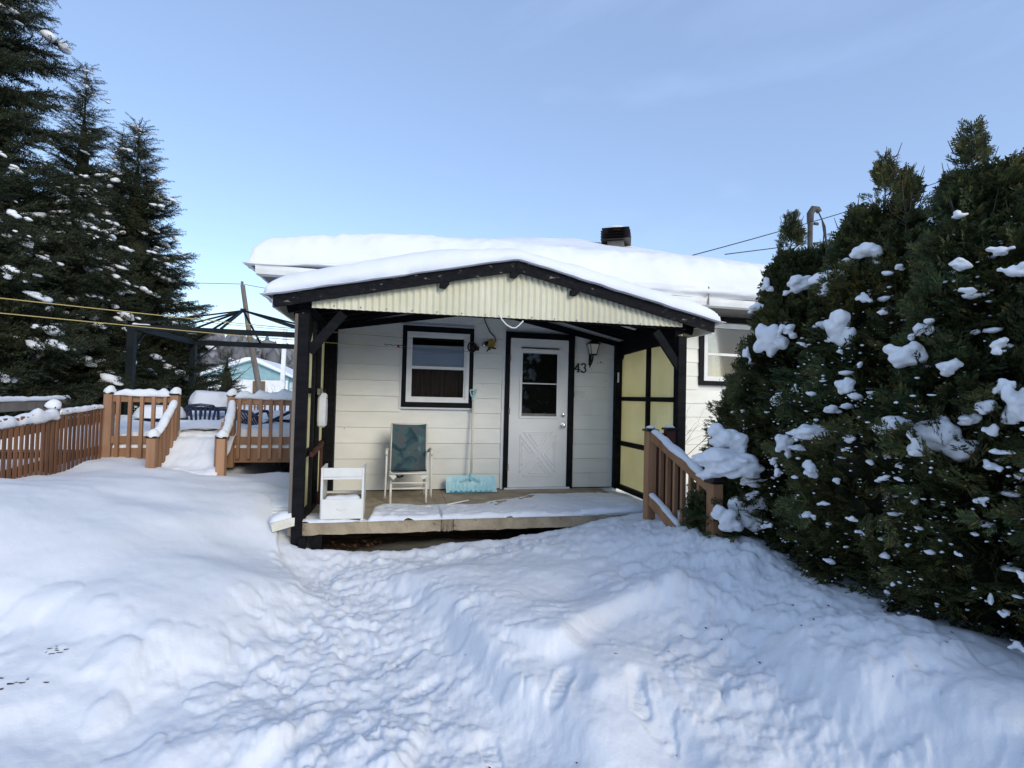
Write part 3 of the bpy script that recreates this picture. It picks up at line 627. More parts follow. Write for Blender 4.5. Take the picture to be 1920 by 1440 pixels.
# roof vent with louvred cowl
vx, vy = 3.68, 8.35; vz = roof_top(vx, vy)+.05
vent = thing('roof_vent', (vx, vy, vz), 'dark brown louvred roof vent with a snow cap near the roof peak', 'vent')
def rotbox(cx, cy, z0, z1, h0, h1, an):
    b = MB(); vs = []
    for z, h in ((z0, h0), (z1, h1)):
        for a in range(4): t = an+math.pi/4+a*math.pi/2; vs.append((cx+h*1.414*math.cos(t), cy+h*1.414*math.sin(t), z))
    return b.add(vs, [(3,2,1,0),(4,5,6,7),(0,1,5,4),(1,2,6,5),(2,3,7,6),(3,0,4,7)])
va = rad(-28)
rotbox(vx, vy, vz-.15, vz-.001, .14, .14, va).build('base', M['galv'], vent)
rotbox(vx, vy, vz+.0, vz+.20, .135, .135, va).build('core', M['black_trim'], vent)
for k in range(4): rotbox(vx, vy, vz+.010+k*.048, vz+.027+k*.048, .25, .17, va).build('louvre', M['vent'], vent)
rotbox(vx, vy, vz+.202, vz+.218, .235, .20, va).build('cap', M['vent'], vent)
clump('snow_cap', [((vx, vy, vz+.222), (.22, .20, .05)), ((vx-.04, vy, vz+.24), (.13, .13, .045))], vent, .015, seed=3)

# ------------------------------------------------------------ porch
PX0, PX1, PM = -.82, 3.0, 1.13
porch = thing('porch', (PM, FY, 0), 'open gabled porch on a concrete slab with black posts and yellow corrugated side panels', 'porch')
# slab, in two pours split by a crack
def slab_piece(xs_front, x0, x1):
    b = MB(); rr = random.Random(int(x0*100)); n = 24; pts = []
    top = []; bot = []
    for i in range(n+1):
        x = x0+(x1-x0)*i/n; j = rr.uniform(-.006, .006); top.append((x, FY+j, SLAB+.002*rr.uniform(-1, 1))); bot.append((x, FY+.012+rr.uniform(-.01, .01), .275+rr.uniform(-.006, .006)))
    V = top+bot+[(x0, WY+.01, SLAB), (x1, WY+.01, SLAB), (x0, WY+.01, .275), (x1, WY+.01, .275)]
    b.v = V; m = n+1
    for i in range(n): b.f += [(i, i+m, i+m+1, i+1)]
    b.f.append(tuple(range(m))+(2*m+1, 2*m)); b.f.append(tuple(range(m, 2*m))+(2*m+3, 2*m+2)); b.f.append((0, m, 2*m+2, 2*m)); b.f.append((m-1, 2*m-1, 2*m+3, 2*m+1)); b.f.append((2*m, 2*m+1, 2*m+3, 2*m+2))
    return b
slab_piece(None, -.83, .455).build('concrete_slab', M['concrete'], porch)
slab_piece(None, .462, .575).build('concrete_slab', M['concrete'], porch)
slab_piece(None, .581, 2.74).build('concrete_slab', M['concrete'], porch)
# underside: back wall, piers, frozen puddle, debris
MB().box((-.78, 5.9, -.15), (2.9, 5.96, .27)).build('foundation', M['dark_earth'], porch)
for x in (-.72, 1.55, 2.1): MB().box((x-.04, 5.30, -.1), (x+.05, 5.40, .272)).build('pier', M['black_trim'], porch)
MB().box((-.735, 5.12, -.05), (-.65, 5.2, .27)).build('pier', M['black_trim'], porch)
def sheet(name, x0, x1, y0, y1, f, m, parent=None, n=60, k=24):
    X, Y = np.meshgrid(np.linspace(x0, x1, n), np.linspace(y0, y1, k)); Zv = f(X, Y); V = np.stack([X, Y, Zv], -1).reshape(-1, 3)
    i = np.arange(k-1)[:, None]; j = np.arange(n-1)[None, :]
    return np_mesh(name, V, np.stack([i*n+j, i*n+j+1, (i+1)*n+j+1, (i+1)*n+j], -1).reshape(-1, 4), m, parent, True)
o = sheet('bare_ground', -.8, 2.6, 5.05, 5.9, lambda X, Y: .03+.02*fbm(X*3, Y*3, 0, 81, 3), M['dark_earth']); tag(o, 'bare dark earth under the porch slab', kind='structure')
o = sheet('ice_patch', -.45, 1.2, 4.95, 5.7, lambda X, Y: .075-.05*(((X-.4)/.8)**2+((Y-5.3)/.42)**2)+.008*fbm(X*4, Y*4, 0, 82, 2), M['ice']); tag(o, 'grey ice patch in front of the gap under the porch slab', kind='structure')
lv = MB(); r = random.Random(8)
for _ in range(90):
    x, y = r.uniform(-.62, -.1), r.uniform(5.02, 5.5); z = .10+r.uniform(-.03, .02); a = r.uniform(0, 6.28); s = r.uniform(.014, .03)
    u = Vector((math.cos(a), math.sin(a), r.uniform(-.5, .7)))*s; v = Vector((-math.sin(a), math.cos(a), r.uniform(-.3, .8)))*s*.55; c = Vector((x, y, z))
    lv.add([c-u, c-v+u*.1, c+u, c+v], [(0, 1, 2, 3)])
o = lv.build('dead_leaves', M['leaf_dead']); tag(o, 'dead brown leaves blown under the left end of the porch slab', 'leaves', kind='stuff')
# snow on the slab
def slab_snow(X, Y):
    edge = np.interp(X, [-.85, -.6, -.3, -.24, -.20, -.1, .9, 1.38, 1.7, 2.7, 3.0], [5.5, 5.4, 5.2, 5.1, 5.7, 5.86, 5.78, 6.0, 6.3, 6.25, 5.9])+.05*fbm(X*3, Y*3, 0, 91, 3)
    e = edge-Y; th = .022*sstep(0, .30, e)+.016*sstep(.25, .55, e)+.012*sstep(0, .5, X-1.9)*sstep(0, .1, e)
    th = th + sstep(0, .12, e)*(.010*fbm(X*5, Y*5, 0, 92, 4)+.006*fbm(X*16, Y*16, 0, 93, 2))
    fr = np.clip((Y-(FY-.005)+.014*fbm(X*6, 0., 0, 94, 4))/.05, 0, 1); th = th*np.sqrt(fr)
    th = np.where(e < 0, -.012, th); gap = 1-.8*np.exp(-((X-.46)/.012)**2)
    hole = sstep(.0, .10, np.hypot((X+.15)/1.2, (Y-5.25))) ; return SLAB+.002+th*gap*np.where((X > -.32) & (X < .02), .25+.75*hole, 1)-.006*(e < .02)
sheet('slab_snow', -.83, 2.80, FY-.012, 6.6, slab_snow, M['snow'], porch, 420, 130)
snow_strip('slab_snow_roll', [(1.9, 5.10, SLAB+.02), (2.35, 5.10, SLAB+.03), (2.72, 5.12, SLAB+.035)], .11, .045, porch, 4, droop=.5)
# posts
def post(x, y, w, z0, z1, m='black_wood', parent=porch, lean=0, name='post'):
    b = MB(); b.add([(x-w/2-lean, y, z0), (x+w/2-lean, y, z0), (x+w/2-lean, y+w, z0), (x-w/2-lean, y+w, z0), (x-w/2, y, z1), (x+w/2, y, z1), (x+w/2, y+w, z1), (x-w/2, y+w, z1)], [(0,3,2,1),(4,5,6,7),(0,1,5,4),(1,2,6,5),(2,3,7,6),(3,0,4,7)])
    return b.build(name, M[m], parent, bevel=.004)
post(PX0-.045, FY-.02, .095, .20, 2.335); post(PX1+.045, FY-.0, .10, .42, 2.32)
MB().box((PX0-.125, FY+.0, .28), (PX0-.0955, FY+.06, 2.33)).build('weathered_strip', M['grey_wood'], porch)
MB().box((PX0-.02, FY-.06, -.02), (PX0+.045, FY-.005, .27)).build('foot_block', M['black_wood'], porch)
MB().box((PX0-.11, FY-.035, .10), (PX0-.03, FY+.03, .2)).build('foot_block', M['black_wood'], porch)
post(PX0+.02, WY-.16, .14, SLAB, 2.42, name='wall_post'); post(PX1-.03, WY-.115, .09, SLAB, 2.36, name='wall_post')
# knee braces
MB().bar((PX0+.0, FY+.035, 1.98), (PX0+.30, FY+.035, 2.36), .035, .085, up=(0, 1, 0), roll=rad(90)).build('brace', M['black_wood'], porch)
MB().bar((PX1+.03, FY+.03, 1.96), (PX1-.27, FY+.03, 2.36), .035, .085, up=(0, 1, 0), roll=rad(90)).build('brace', M['black_wood'], porch)
# side plates from post to wall, tie beam behind gable sheet
MB().box((PX0-.10, FY+.08, 2.34), (PX0+.0, WY-.02, 2.43)).build('side_beam', M['black_wood'], porch)
MB().box((PX1+.0, FY+.08, 2.32), (PX1+.10, WY-.02, 2.41)).build('side_beam', M['black_wood'], porch)
MB().box((PX0-.1, FY+.03, 2.40), (PX1+.1, FY+.07, 2.47)).build('tie_beam', M['black_wood'], porch)
# gable of corrugated sheets
def z_roof(x): 
    return 2.865-.222*abs(x-PM)            # underside of the rake boards
edges = [-.80, .40, 1.42, 2.36, 3.02]
for i in range(4):
    b = MB(); a0, a1 = edges[i], edges[i+1]; n = max(8, int((a1-a0)/.008)); yo = FY-.012-.002*i
    for k in range(n+1):
        x = a0+(a1-a0)*k/n; y = yo-.009*math.sin(x*2*math.pi/.064); zb = 2.392+.006*(x+.7); zt = max(z_roof(x)+.02, zb+.004)
        b.v += [(x, y, zb), (x, y, zt), (x, y+.004, zb), (x, y+.004, zt)]
    for k in range(n): c = 4*k; b.f += [(c, c+4, c+5, c+1), (c+2, c+3, c+7, c+6), (c, c+2, c+6, c+4), (c+1, c+5, c+7, c+3)]
    b.build('corrugated_sheet', M['cream'], porch)
for x in np.arange(-.6, 2.95, .24): MB().box((x-.005, FY-.030, 2.415), (x+.005, FY-.02, 2.425)).build('screw', M['galv'], porch)
b = MB(); b.prism([(-.78, 2.41), (-.78, z_roof(-.78)+.02), (PM, z_roof(PM)+.02), (2.98, z_roof(2.98)+.02), (2.98, 2.41)], FY+.001, FY+.010); b.build('added_black_lining', M['black_trim'], porch)  # added black sheet, keeps the pale gable back out of the window reflection
# rake boards (fascia)
def rake(x0, x1, name='rake_board'):
    b = MB(); n = 30; rr = random.Random(int(x0*10)); V = []
    for k in range(n+1):
        x = x0+(x1-x0)*k/n; zt = z_roof(x)+.118+.005*math.sin(x*5)+rr.uniform(-.004, .004); zb = z_roof(x)+rr.uniform(-.002, .002)
        V += [(x, FY-.095, zb), (x, FY-.095, zt), (x, FY-.055, zb), (x, FY-.055, zt)]
    b.v = V
    for k in range(n): c = 4*k; b.f += [(c, c+4, c+5, c+1), (c+2, c+3, c+7, c+6), (c, c+2, c+6, c+4), (c+1, c+5, c+7, c+3)]
    b.f += [(0, 1, 3, 2), (4*n, 4*n+2, 4*n+3, 4*n+1)]
    b.build(name, M['black_peel'], porch)
rake(-1.12, PM-.002); rake(PM+.002, 3.37)
# torn drip edge above the rake boards
b = MB(); rr = random.Random(12)
for s in (-1, 1):
    L = 2.24
    for k in range(28):
        t0 = L*k/28; x0 = PM+s*t0; x1 = PM+s*(t0+L/28+.002); h = rr.uniform(.006, .022)
        b.add([(x0, FY-.100, z_roof(x0)+.112), (x1, FY-.100, z_roof(x1)+.112), (x1, FY-.10, z_roof(x1)+.112+h), (x0, FY-.10, z_roof(x0)+.112+h*rr.uniform(.7, 1.1)), (x0, FY-.05, z_roof(x0)+.112), (x1, FY-.05, z_roof(x1)+.112), (x1, FY-.05, z_roof(x1)+.112+h), (x0, FY-.05, z_roof(x0)+.112+h)], [(0,1,2,3),(7,6,5,4),(0,4,5,1),(2,6,7,3)])
b.build('drip_edge', M['grey_wood'], porch)
MB().add([(PM-.03, FY-.11, z_roof(PM)+.11), (PM+.03, FY-.11, z_roof(PM)+.10), (PM+.02, FY-.11, z_roof(PM)+.165), (PM-.02, FY-.11, z_roof(PM)+.15), (PM-.03, FY-.05, z_roof(PM)+.11), (PM+.03, FY-.05, z_roof(PM)+.10), (PM+.02, FY-.05, z_roof(PM)+.165), (PM-.02, FY-.05, z_roof(PM)+.15)], [(0,3,2,1),(4,5,6,7),(0,1,5,4),(1,2,6,5),(2,3,7,6),(3,0,4,7)]).build('ridge_flashing', M['galv'], porch)
# purlin ends poking below the rakes
for x in (.42, PM-.01, 1.76): 
    b = MB(); z = z_roof(x); b.prism([(x-.045, z-.005), (x-.05, z-.055), (x+.01, z-.062), (x+.045, z-.02), (x+.045, z+.02)], FY-.09, FY-.03); b.build('purlin_end', M['black_wood'], porch)
# roof deck and rafters
def deck():
    for s in (-1, 1):
        x1 = -1.10 if s < 0 else 3.36; b = MB(); z0, z1 = z_roof(PM)+.09, z_roof(x1)+.09
        b.prism([(PM, z0), (x1, z1), (x1, z1+.02), (PM, z0+.02)][::s], FY-.054, 6.9, 'y'); b.build('roof_deck', M['black_trim'], porch)
        for y in (5.35, 5.7, 6.05, 6.4, 6.6):
            MB().bar((PM+s*.01, y, z_roof(PM)+.045), (x1-s*.03, y, z_roof(x1)+.045), .04, .088).build('rafter', M['black_wood'], porch)
deck()
MB().bar((1.85, 5.86, z_roof(1.85)+.0), (2.86, 5.86, z_roof(2.86)+.0), .05, .012).build('ceiling_batten', M['trim_white'], porch)
MB().bar((2.2, 5.50, z_roof(2.2)+.0), (2.95, 5.50, z_roof(2.95)+.0), .05, .012).build('ceiling_batten', M['grey_wood'], porch)
b = MB(); b.prism([(-.80, 2.44), (PM, 2.80), (3.0, 2.40), (3.0, 2.335), (PM, 2.70), (-.80, 2.375)], WY-.05, WY-.022); b.build('wall_rafter', M['black_wood'], porch)
MB().prism([(FY-.05, 2.37), (WY+.0, 2.37), (WY+.0, 2.455), (FY-.05, 2.455)], -1.135, -1.115, 'x').build('eave_board', M['trim_white'], porch)
MB().prism([(FY-.05, 2.36), (WY+.0, 2.36), (WY+.0, 2.45), (FY-.05, 2.45)], 3.365, 3.385, 'x').build('eave_board', M['trim_white'], porch)
# side screens: frame in black, four corrugated yellow panels behind
def side(x, sgn, ym, low_half):
    yf, yb = FY+.10, WY-.17
    def corr(y0, y1, z0, z1, topf=None):
        b = MB(); n = max(6, int((y1-y0)/.01))
        for k in range(n+1):
            y = y0+(y1-y0)*k/n; xx = x+sgn*(.035+.007*math.sin(y*2*math.pi/.05)); zt = z1 if topf is None else topf(y)
            b.v += [(xx, y, z0), (xx, y, zt), (xx+sgn*.004, y, z0), (xx+sgn*.004, y, zt)]
        for k in range(n): c = 4*k; b.f += [(c, c+4, c+5, c+1), (c+2, c+3, c+7, c+6), (c, c+2, c+6, c+4), (c+1, c+5, c+7, c+3)]
        b.build('corrugated_panel', M['yellow'], porch)
    corr(yf-.1, ym, 1.62, 2.34); corr(ym+.002, yb+.1, 1.62, 2.34); corr(yf-.1, ym, .45, 1.619); corr(ym+.002, yb+.1, .45, 1.619)
    MB().box((x-.02, ym-.028, SLAB+.06), (x+.02, ym+.028, 2.30)).build('screen_mullion', M['black_wood'], porch)
    for y0, y1 in ((yf-.02, ym-.0285), (ym+.0285, yb+.07)): MB().box((x-.019, y0, 1.59), (x+.019, y1, 1.645)).build('screen_rail', M['black_wood'], porch)
    MB().box((x-.019, ym+.0285 if low_half else yf, .985), (x+.019, yb+.07, 1.045)).build('screen_rail', M['black_wood'], porch)
    MB().box((x-.03, yf-.04, SLAB+.002), (x+.03, yb+.07, SLAB+.062)).build('screen_sill', M['black_wood'], porch)
    b = MB(); b.prism([(yf-.05, 2.33), (yf-.05, 2.05), (yf, 2.05), (yf+.20, 2.245), (ym, 2.245), (yb-.0, 2.215), (yb+.03, 2.17), (yb+.075, 2.14), (yb+.075, 2.33)], x-.018, x+.018, 'x'); b.build('screen_head', M['black_wood'], porch)
side(PX1, 1, 5.765, True); side(PX0-.02, -1, 5.85, False)
MB().box((PX0+.0, 5.30, SLAB+.06), (PX0+.03, 5.36, 2.3)).build('screen_stile', M['black_wood'], porch)
MB().box((PX0-.005, 5.66, SLAB+.06), (PX0+.03, 5.73, 2.3)).build('screen_stile', M['black_wood'], porch)
# porch snow
def porch_snow():
    nx, ny = 240, 90; xs = np.linspace(-1.20, 3.44, nx); ys = np.linspace(FY-.13, 6.55, ny); X, Y = np.meshgrid(xs, ys)
    b0 = z_roof(0)*0+2.865+.112-.222*np.sqrt((X-PM)**2+.06**2)
    e = np.minimum(np.minimum(X-xs[0], xs[-1]-X), (Y-ys[0])*1.1)
    th = (.20+.05*np.exp(-((X-.2)/1.0)**2)-.05*np.exp(-((X-PM)/.5)**2)+.035*sstep(0, 1.2, Y-FY))*np.sqrt(1-(1-np.clip(e/.26, 0, 1))**2)
    top = b0+th+.012*fbm(X*2, Y*2, 0, 64, 3)+.005*fbm(X*9, Y*9, 0, 65, 2)*(e < .3)
    V = np.stack([X, Y, top], -1).reshape(-1, 3); i = np.arange(ny-1)[:, None]; j = np.arange(nx-1)[None, :]
    Fq = [np.stack([i*nx+j, i*nx+j+1, (i+1)*nx+j+1, (i+1)*nx+j], -1).reshape(-1, 4)]
    rim = [(r_, nx-1) for r_ in range(ny-1, 0, -1)]+[(0, c) for c in range(nx-1, -1, -1)]+[(r_, 0) for r_ in range(1, ny)]
    rings = 6; rows = [np.array([r_*nx+c for r_, c in rim])]; vv = []
    for q in range(rings):
        t = (q+1)/rings; rows.append(len(V)+q*len(rim)+np.arange(len(rim)))
        for (r_, c) in rim:
            x, y, z = X[r_, c], Y[r_, c], top[r_, c]; zb = b0[r_, c]+.006*float(noise(x*6, y*6, 0, 77)); zz = zb+(max(z, zb+.015)-zb)*(1-t)
            bu = .022*math.sin(t*3.14)+.007*float(fbm(x*4+y*4, zz*25, 0, 72, 2))-(.035 if t > .9 else 0)
            vv.append((x+(bu if c == nx-1 else -bu if c == 0 else 0), y-(bu if r_ == 0 else 0), zz))
    V = np.vstack([V, vv])
    for q in range(rings): a, b_ = rows[q], rows[q+1]; Fq.append(np.stack([a[:-1], a[1:], b_[1:], b_[:-1]], -1))
    np_mesh('snow_blanket', V, np.vstack(Fq), M['snow_smooth'], porch, True)
porch_snow()
# small fittings on the left screen
MB().box((PX0+.031, 5.50, 1.58), (PX0+.05, 5.72, 1.64)).build('latch_bracket', M['galv'], porch)
b = MB(); b.bar((PX0+.03, 5.25, 1.0), (PX0+.06, 5.78, 1.06), .03, .045); b.bar((PX0+.05, 5.77, .42), (PX0+.05, 5.77, 1.08), .03, .03); b.build('wooden_stay', M['red_wood'], porch)

# ------------------------------------------------------------ things on the porch
def stair_railing():
    t = thing('stair_railing', (2.48, 4.2, .4), 'brown wooden stair railing with snowy handrail between the porch and the cedar hedge', 'railing')
    A, B = Vector((2.50, 4.74, 0)), Vector((2.50, 3.66, 0)); za, zb = 1.325, .985
    for P, z1, z0 in ((A, za, .25), (B, zb, .35)):
        MB().box((P.x-.046, P.y-.046, z0), (P.x+.046, P.y+.046, z1-.03)).build('post', M['rail_wood'], t, bevel=.004)
        b = MB(); b.box((P.x-.060, P.y-.060, z1-.03), (P.x+.060, P.y+.060, z1-.010)); b.add([(P.x-.052, P.y-.052, z1-.01), (P.x+.052, P.y-.052, z1-.01), (P.x+.052, P.y+.052, z1-.01), (P.x-.052, P.y+.052, z1-.01), (P.x, P.y, z1+.012)], [(0,1,4),(1,2,4),(2,3,4),(3,0,4),(3,2,1,0)]); b.build('post_cap', M['black_metal'], t)
    a, c = (2.50, 4.69, za-.075), (2.50, 3.71, zb-.075)
    MB().bar(a, c, .038, .09).build('handrail', M['rail_wood'], t)
    MB().bar((2.485, 4.69, .62), (2.485, 4.22, .455), .038, .10).build('stringer_rail', M['rail_wood'], t)
    for k in range(7):
        y = 4.58-.13*k; s = (4.69-y)/(4.69-3.71); zt = za-.10-(za-zb)*s; MB().box((2.521, y-.018, zt-.62), (2.556, y+.018, zt+.02)).build('baluster', M['rail_wood'], t)
    snow_strip('rail_snow', [(2.50, 4.67, za-.03), (2.50, 4.2, za-.03-.165), (2.50, 3.74, zb-.030)], .085, .042, t, 6, wob=.35)
    snow_strip('rail_snow', [(2.485, 4.67, .675), (2.485, 4.15, .49)], .06, .03, t, 8)
    clump('cap_snow', [((A.x, A.y, za+.004), (.05, .05, .022))], t, .006, seed=1)
    return t
stair_railing()
t = thing('side_railing', (2.85, 5.0, .4), 'short dark red board railing with a capped post against the right front porch post', 'railing')
MB().box((2.80, 4.93, .28), (2.89, 5.02, 1.295)).build('post', M['red_wood'], t, bevel=.004)
MB().box((2.785, 4.915, 1.295), (2.905, 5.035, 1.318)).build('post_cap', M['black_metal'], t)
MB().box((2.59, 4.965, .30), (2.797, 4.995, 1.26)).build('board', M['red_wood'], t)
clump('cap_snow', [((2.845, 4.975, 1.322), (.052, .052, .02))], t, .006, seed=2)
# snow covered steps
for k in range(2):
    pass

def rocking_chair():
    cx = .155; t = thing('glider_chair', (cx, 6.1, SLAB), 'white metal glider chair with a dark teal floral sling seat beside the shovel', 'chair')
    m = M['chair_metal']
    for s in (-1, 1):
        x = cx+s*.195
        MB().tube([(x, 5.85, SLAB+.002), (x, 5.855, .56), (x, 5.875, .60), (x, 5.91, .615), (x, 6.28, .615), (x, 6.32, .60), (x, 6.34, .55), (x, 6.35, SLAB+.002)], .0145, 8).build('base_leg', m, t, smooth=True)
        x = cx+s*.250
        MB().tube([(x, 5.93, .95), (x, 5.925, .80), (x+s*.004, 5.93, .50), (x+s*.006, 5.95, .44), (x+s*.006, 6.0, .425), (x+s*.006, 6.06, .45), (x+s*.006, 6.12, .55), (x, 6.17, .72), (x, 6.16, .90), (x, 6.13, .955)], .0115, 8).build('side_loop', m, t, smooth=True)
        b = MB(); b.tube([(x, 5.905, .925), (x, 5.91, .955), (x, 5.95, .972), (x, 6.18, .965), (x-s*.02, 6.24, .93)], .017, 8); b.build('armrest', m, t, smooth=True)
        xb = cx+s*.205
        MB().tube([(xb, 5.89, .735), (xb, 6.10, .715), (xb, 6.15, .74), (xb, 6.285, 1.255)], .011, 8).build('seat_frame', m, t, smooth=True)
        MB().bar((cx+s*.205, 5.90, .72), (cx+s*.150, 5.90, .665), .004, .05, up=(1, 0, 0)).build('gusset', m, t)
    for y, z, w in ((5.885, .718, .215), (5.875, .615, .195), (5.862, .555, .195), (6.345, .50, .195)):
        MB().tube([(cx-w, y, z), (cx+w, y, z)], .010, 8).build('crossbar', m, t, smooth=True)
    MB().tube([(cx-.205, 6.285, 1.25), (cx+.205, 6.285, 1.25)], .010, 8).build('crossbar', m, t, smooth=True)
    P = [(5.885, .745), (5.93, .738), (6.0, .722), (6.08, .720), (6.13, .745), (6.15, .80), (6.19, .93), (6.235, 1.08), (6.275, 1.245)]
    b = MB(); nx = 10
    for (y, z) in P:
        for i in range(nx+1):
            u = i/nx; sag = .012*math.sin(u*math.pi); b.v.append((cx-.197+.394*u, y+sag*.6, z-sag*.4+.008))
    n0 = len(b.v); b.v += [(x, y+.004, z-.006) for x, y, z in b.v[:n0]]
    for k in range(len(P)-1):
        for i in range(nx): a = k*(nx+1)+i; b.f += [(a, a+1, a+nx+2, a+nx+1), (n0+a, n0+a+nx+1, n0+a+nx+2, n0+a+1)]
    b.build('sling', M['fabric'], t, smooth=True)
    # springs of the glide mechanism
    MB().tube([(cx-.16, 6.05, .67), (cx-.10, 6.03, .655), (cx-.06, 6.05, .67)], .012, 6).build('glide_spring', M['black_metal'], t)
    return t
rocking_chair()

def cabinet():
    x0, x1, y0, y1 = -.675, -.283, 5.105, 5.43; t = thing('bedside_cabinet', ((x0+x1)/2, 5.27, SLAB), 'small white bedside cabinet missing its top drawer at the left front of the porch', 'cabinet')
    m = M['cabinet']; z = SLAB+.018
    MB().box((x0, y0, z), (x0+.020, y1, .895)).build('side_panel', m, t, bevel=.002); MB().box((x1-.020, y0, z), (x1, y1, .895)).build('side_panel', m, t, bevel=.002)
    MB().box((x0+.021, y0+.006, .808), (x1-.021, y0+.018, .892)).build('top_panel', m, t)
    MB().box((x0+.021, y0+.001, .785), (x1-.021, y0+.018, .805)).build('rail', m, t)
    MB().box((x0+.021, y1-.02, .60), (x1-.021, y1-.004, .62)).build('back_rail', m, t)
    MB().box((x0+.021, y0+.03, .575), (x1-.021, y1-.03, .585)).build('shelf', M['grey_wood'], t)
    d = MB().box((x0+.010, y0-.018, .415), (x1-.010, y0-.001, .602)).build('drawer', m, t, bevel=.003)
    cx = (x0+x1)/2; MB().tube([(cx-.042, y0-.022, .516), (cx-.030, y0-.027, .509), (cx, y0-.029, .506), (cx+.030, y0-.027, .509), (cx+.042, y0-.022, .516)], .0035, 6).build('handle', M['trim_white'], d)
    snow_strip('snow', [(x0+.03, y0+.07, .583), (x1-.03, y0+.07, .583)], .14, .04, t, 5, nseg=14)
    snow_strip('snow', [(x0+.03, y0+.03, .806), (x1-.16, y0+.03, .806)], .03, .02, t, 15)
    for x in (x0+.012, x1-.012): MB().box((x-.012, y0+.0, SLAB+.001), (x+.012, y1, z)).build('foot', m, t)
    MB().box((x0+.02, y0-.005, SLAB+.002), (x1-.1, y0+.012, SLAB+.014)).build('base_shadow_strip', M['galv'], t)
cabinet()
o = MB().box((-.60, 5.50, SLAB+.003), (-.30, 5.75, SLAB+.006)).build('cardboard', mat('cardboard', (.28, .19, .11), .9)); tag(o, 'flattened brown cardboard lying on the slab behind the bedside cabinet', 'cardboard')

def shovel():
    t = thing('snow_shovel', (.94, 6.5, SLAB), 'pale blue plastic snow shovel with a wooden handle leaning on the wall beside the door', 'shovel')
    x0, x1 = .628, 1.268; prof = [(6.40, SLAB+.012), (6.455, SLAB+.06), (6.49, SLAB+.12), (6.50, SLAB+.205)]; b = MB(); n = 66
    zs = np.linspace(0, 1, 9); py = np.interp(zs, [0, .3, .62, 1], [p[0] for p in prof]); pz = np.interp(zs, [0, .3, .62, 1], [p[1] for p in prof])
    for k in range(9):
        for i in range(n+1):
            u = i/n; rib = .006*(1 if (u*13) % 1 < .5 else 0)*math.sin(math.pi*min(1, zs[k]*1.2+.1)); arch = -.012*math.exp(-((u-.5)/.1)**2)*zs[k]
            top = .02*max(0, 1-abs(u-.5)/.12)*zs[k]; b.v.append((x0+(x1-x0)*u, py[k]+rib+arch-.03*(1-abs(2*u-1)**6)*0-.025*(abs(2*u-1)**4)*(1-.4*zs[k]), pz[k]+top-.012*(abs(2*u-1)**10)*zs[k]*2))
    for k in range(8):
        for i in range(n): a = k*(n+1)+i; b.f.append((a, a+1, a+n+2, a+n+1))
    o = b.build('blade', M['shovel'], t, smooth=False); o.modifiers.new('s', 'SOLIDIFY').thickness = .005
    b = MB(); rr = random.Random(3)
    for i in range(9):
        x = x0+.06+i*.062; b.prism([(x-.024, SLAB+.014), (x+.026, SLAB+.014), (x+.02+rr.uniform(-.01, .01), SLAB+.032), (x, SLAB+.045), (x-.02, SLAB+.03)], 6.370, 6.374)
    b.build('worn_edge', M['shovel_edge'], t)
    for s in (-1, 1): MB().bar((.945, 6.44, SLAB+.20), (.945+s*.13, 6.435, SLAB+.145), .012, .012).build('socket_rib', M['shovel'], t)
    MB().tube([(.945, 6.455, SLAB+.15), (.945, 6.47, SLAB+.26)], .018, 10).build('socket', M['shovel'], t)
    MB().tube([(.945, 6.46, SLAB+.22), (.963, 6.60, 1.60)], .014, 10).build('handle', M['chair_metal'], t, smooth=True)
    g = MB(); g.tube([(.962, 6.59, 1.545), (.963, 6.60, 1.60)], .018, 8)
    g.tube([(.962, 6.595, 1.575), (.935, 6.60, 1.62), (.925, 6.602, 1.665), (.925, 6.602, 1.680)], .009, 6); g.tube([(.962, 6.595, 1.575), (.990, 6.60, 1.62), (1.001, 6.602, 1.665), (1.001, 6.602, 1.680)], .009, 6); g.tube([(.917, 6.602, 1.683), (1.009, 6.602, 1.683)], .0115, 8)
    g.build('grip', M['shovel'], t, smooth=True)
shovel()
o = MB().bar((.56, 5.59, SLAB+.035), (.83, 5.83, SLAB+.03), .014, .010).build('stick', M['trim_white']); tag(o, 'thin white plastic strip lying on the snowy slab in front of the shovel', 'stick')

def lantern():
    x, y = 2.575, 6.53; t = thing('wall_lantern', (2.575, WY, 2.2), 'black four sided coach lantern with frosted glass mounted above the house number', 'lamp')
    def fr(z0, z1, h0, h1, name, m):
        return MB().add([(x+a*h0, y+b*h0, z0) for a, b in ((-1,-1),(1,-1),(1,1),(-1,1))]+[(x+a*h1, y+b*h1, z1) for a, b in ((-1,-1),(1,-1),(1,1),(-1,1))], [(3,2,1,0),(4,5,6,7),(0,1,5,4),(1,2,6,5),(2,3,7,6),(3,0,4,7)]).build(name, m, t)
    fr(2.215, 2.345, .034, .062, 'lamp_glass', M['lamp_glass']); fr(2.345, 2.360, .078, .074, 'cap_rim', M['black_metal']); fr(2.360, 2.415, .066, .012, 'cap', M['black_metal']); fr(2.198, 2.2145, .044, .040, 'base_ring', M['black_metal'])
    for a in (-1, 1):
        for b in (-1, 1): MB().bar((x+a*.036, y+b*.036, 2.2), (x+a*.063, y+b*.063, 2.346), .008, .008).build('glazing_bar', M['black_metal'], t)
    MB().tube([(x, y, 2.20), (x, y+.01, 2.15), (x, y+.05, 2.10), (x, WY-.03, 2.12)], .012, 8).build('arm', M['black_metal'], t)
    b = MB(); b.prism([(x-.018, 2.30), (x+.018, 2.30), (x+.018, 2.09), (x+.026, 2.075), (x+.01, 2.07), (x, 2.03), (x-.01, 2.07), (x-.026, 2.075), (x-.018, 2.09)], WY-.032, WY-.0135); b.build('back_plate', M['black_metal'], t)
lantern()

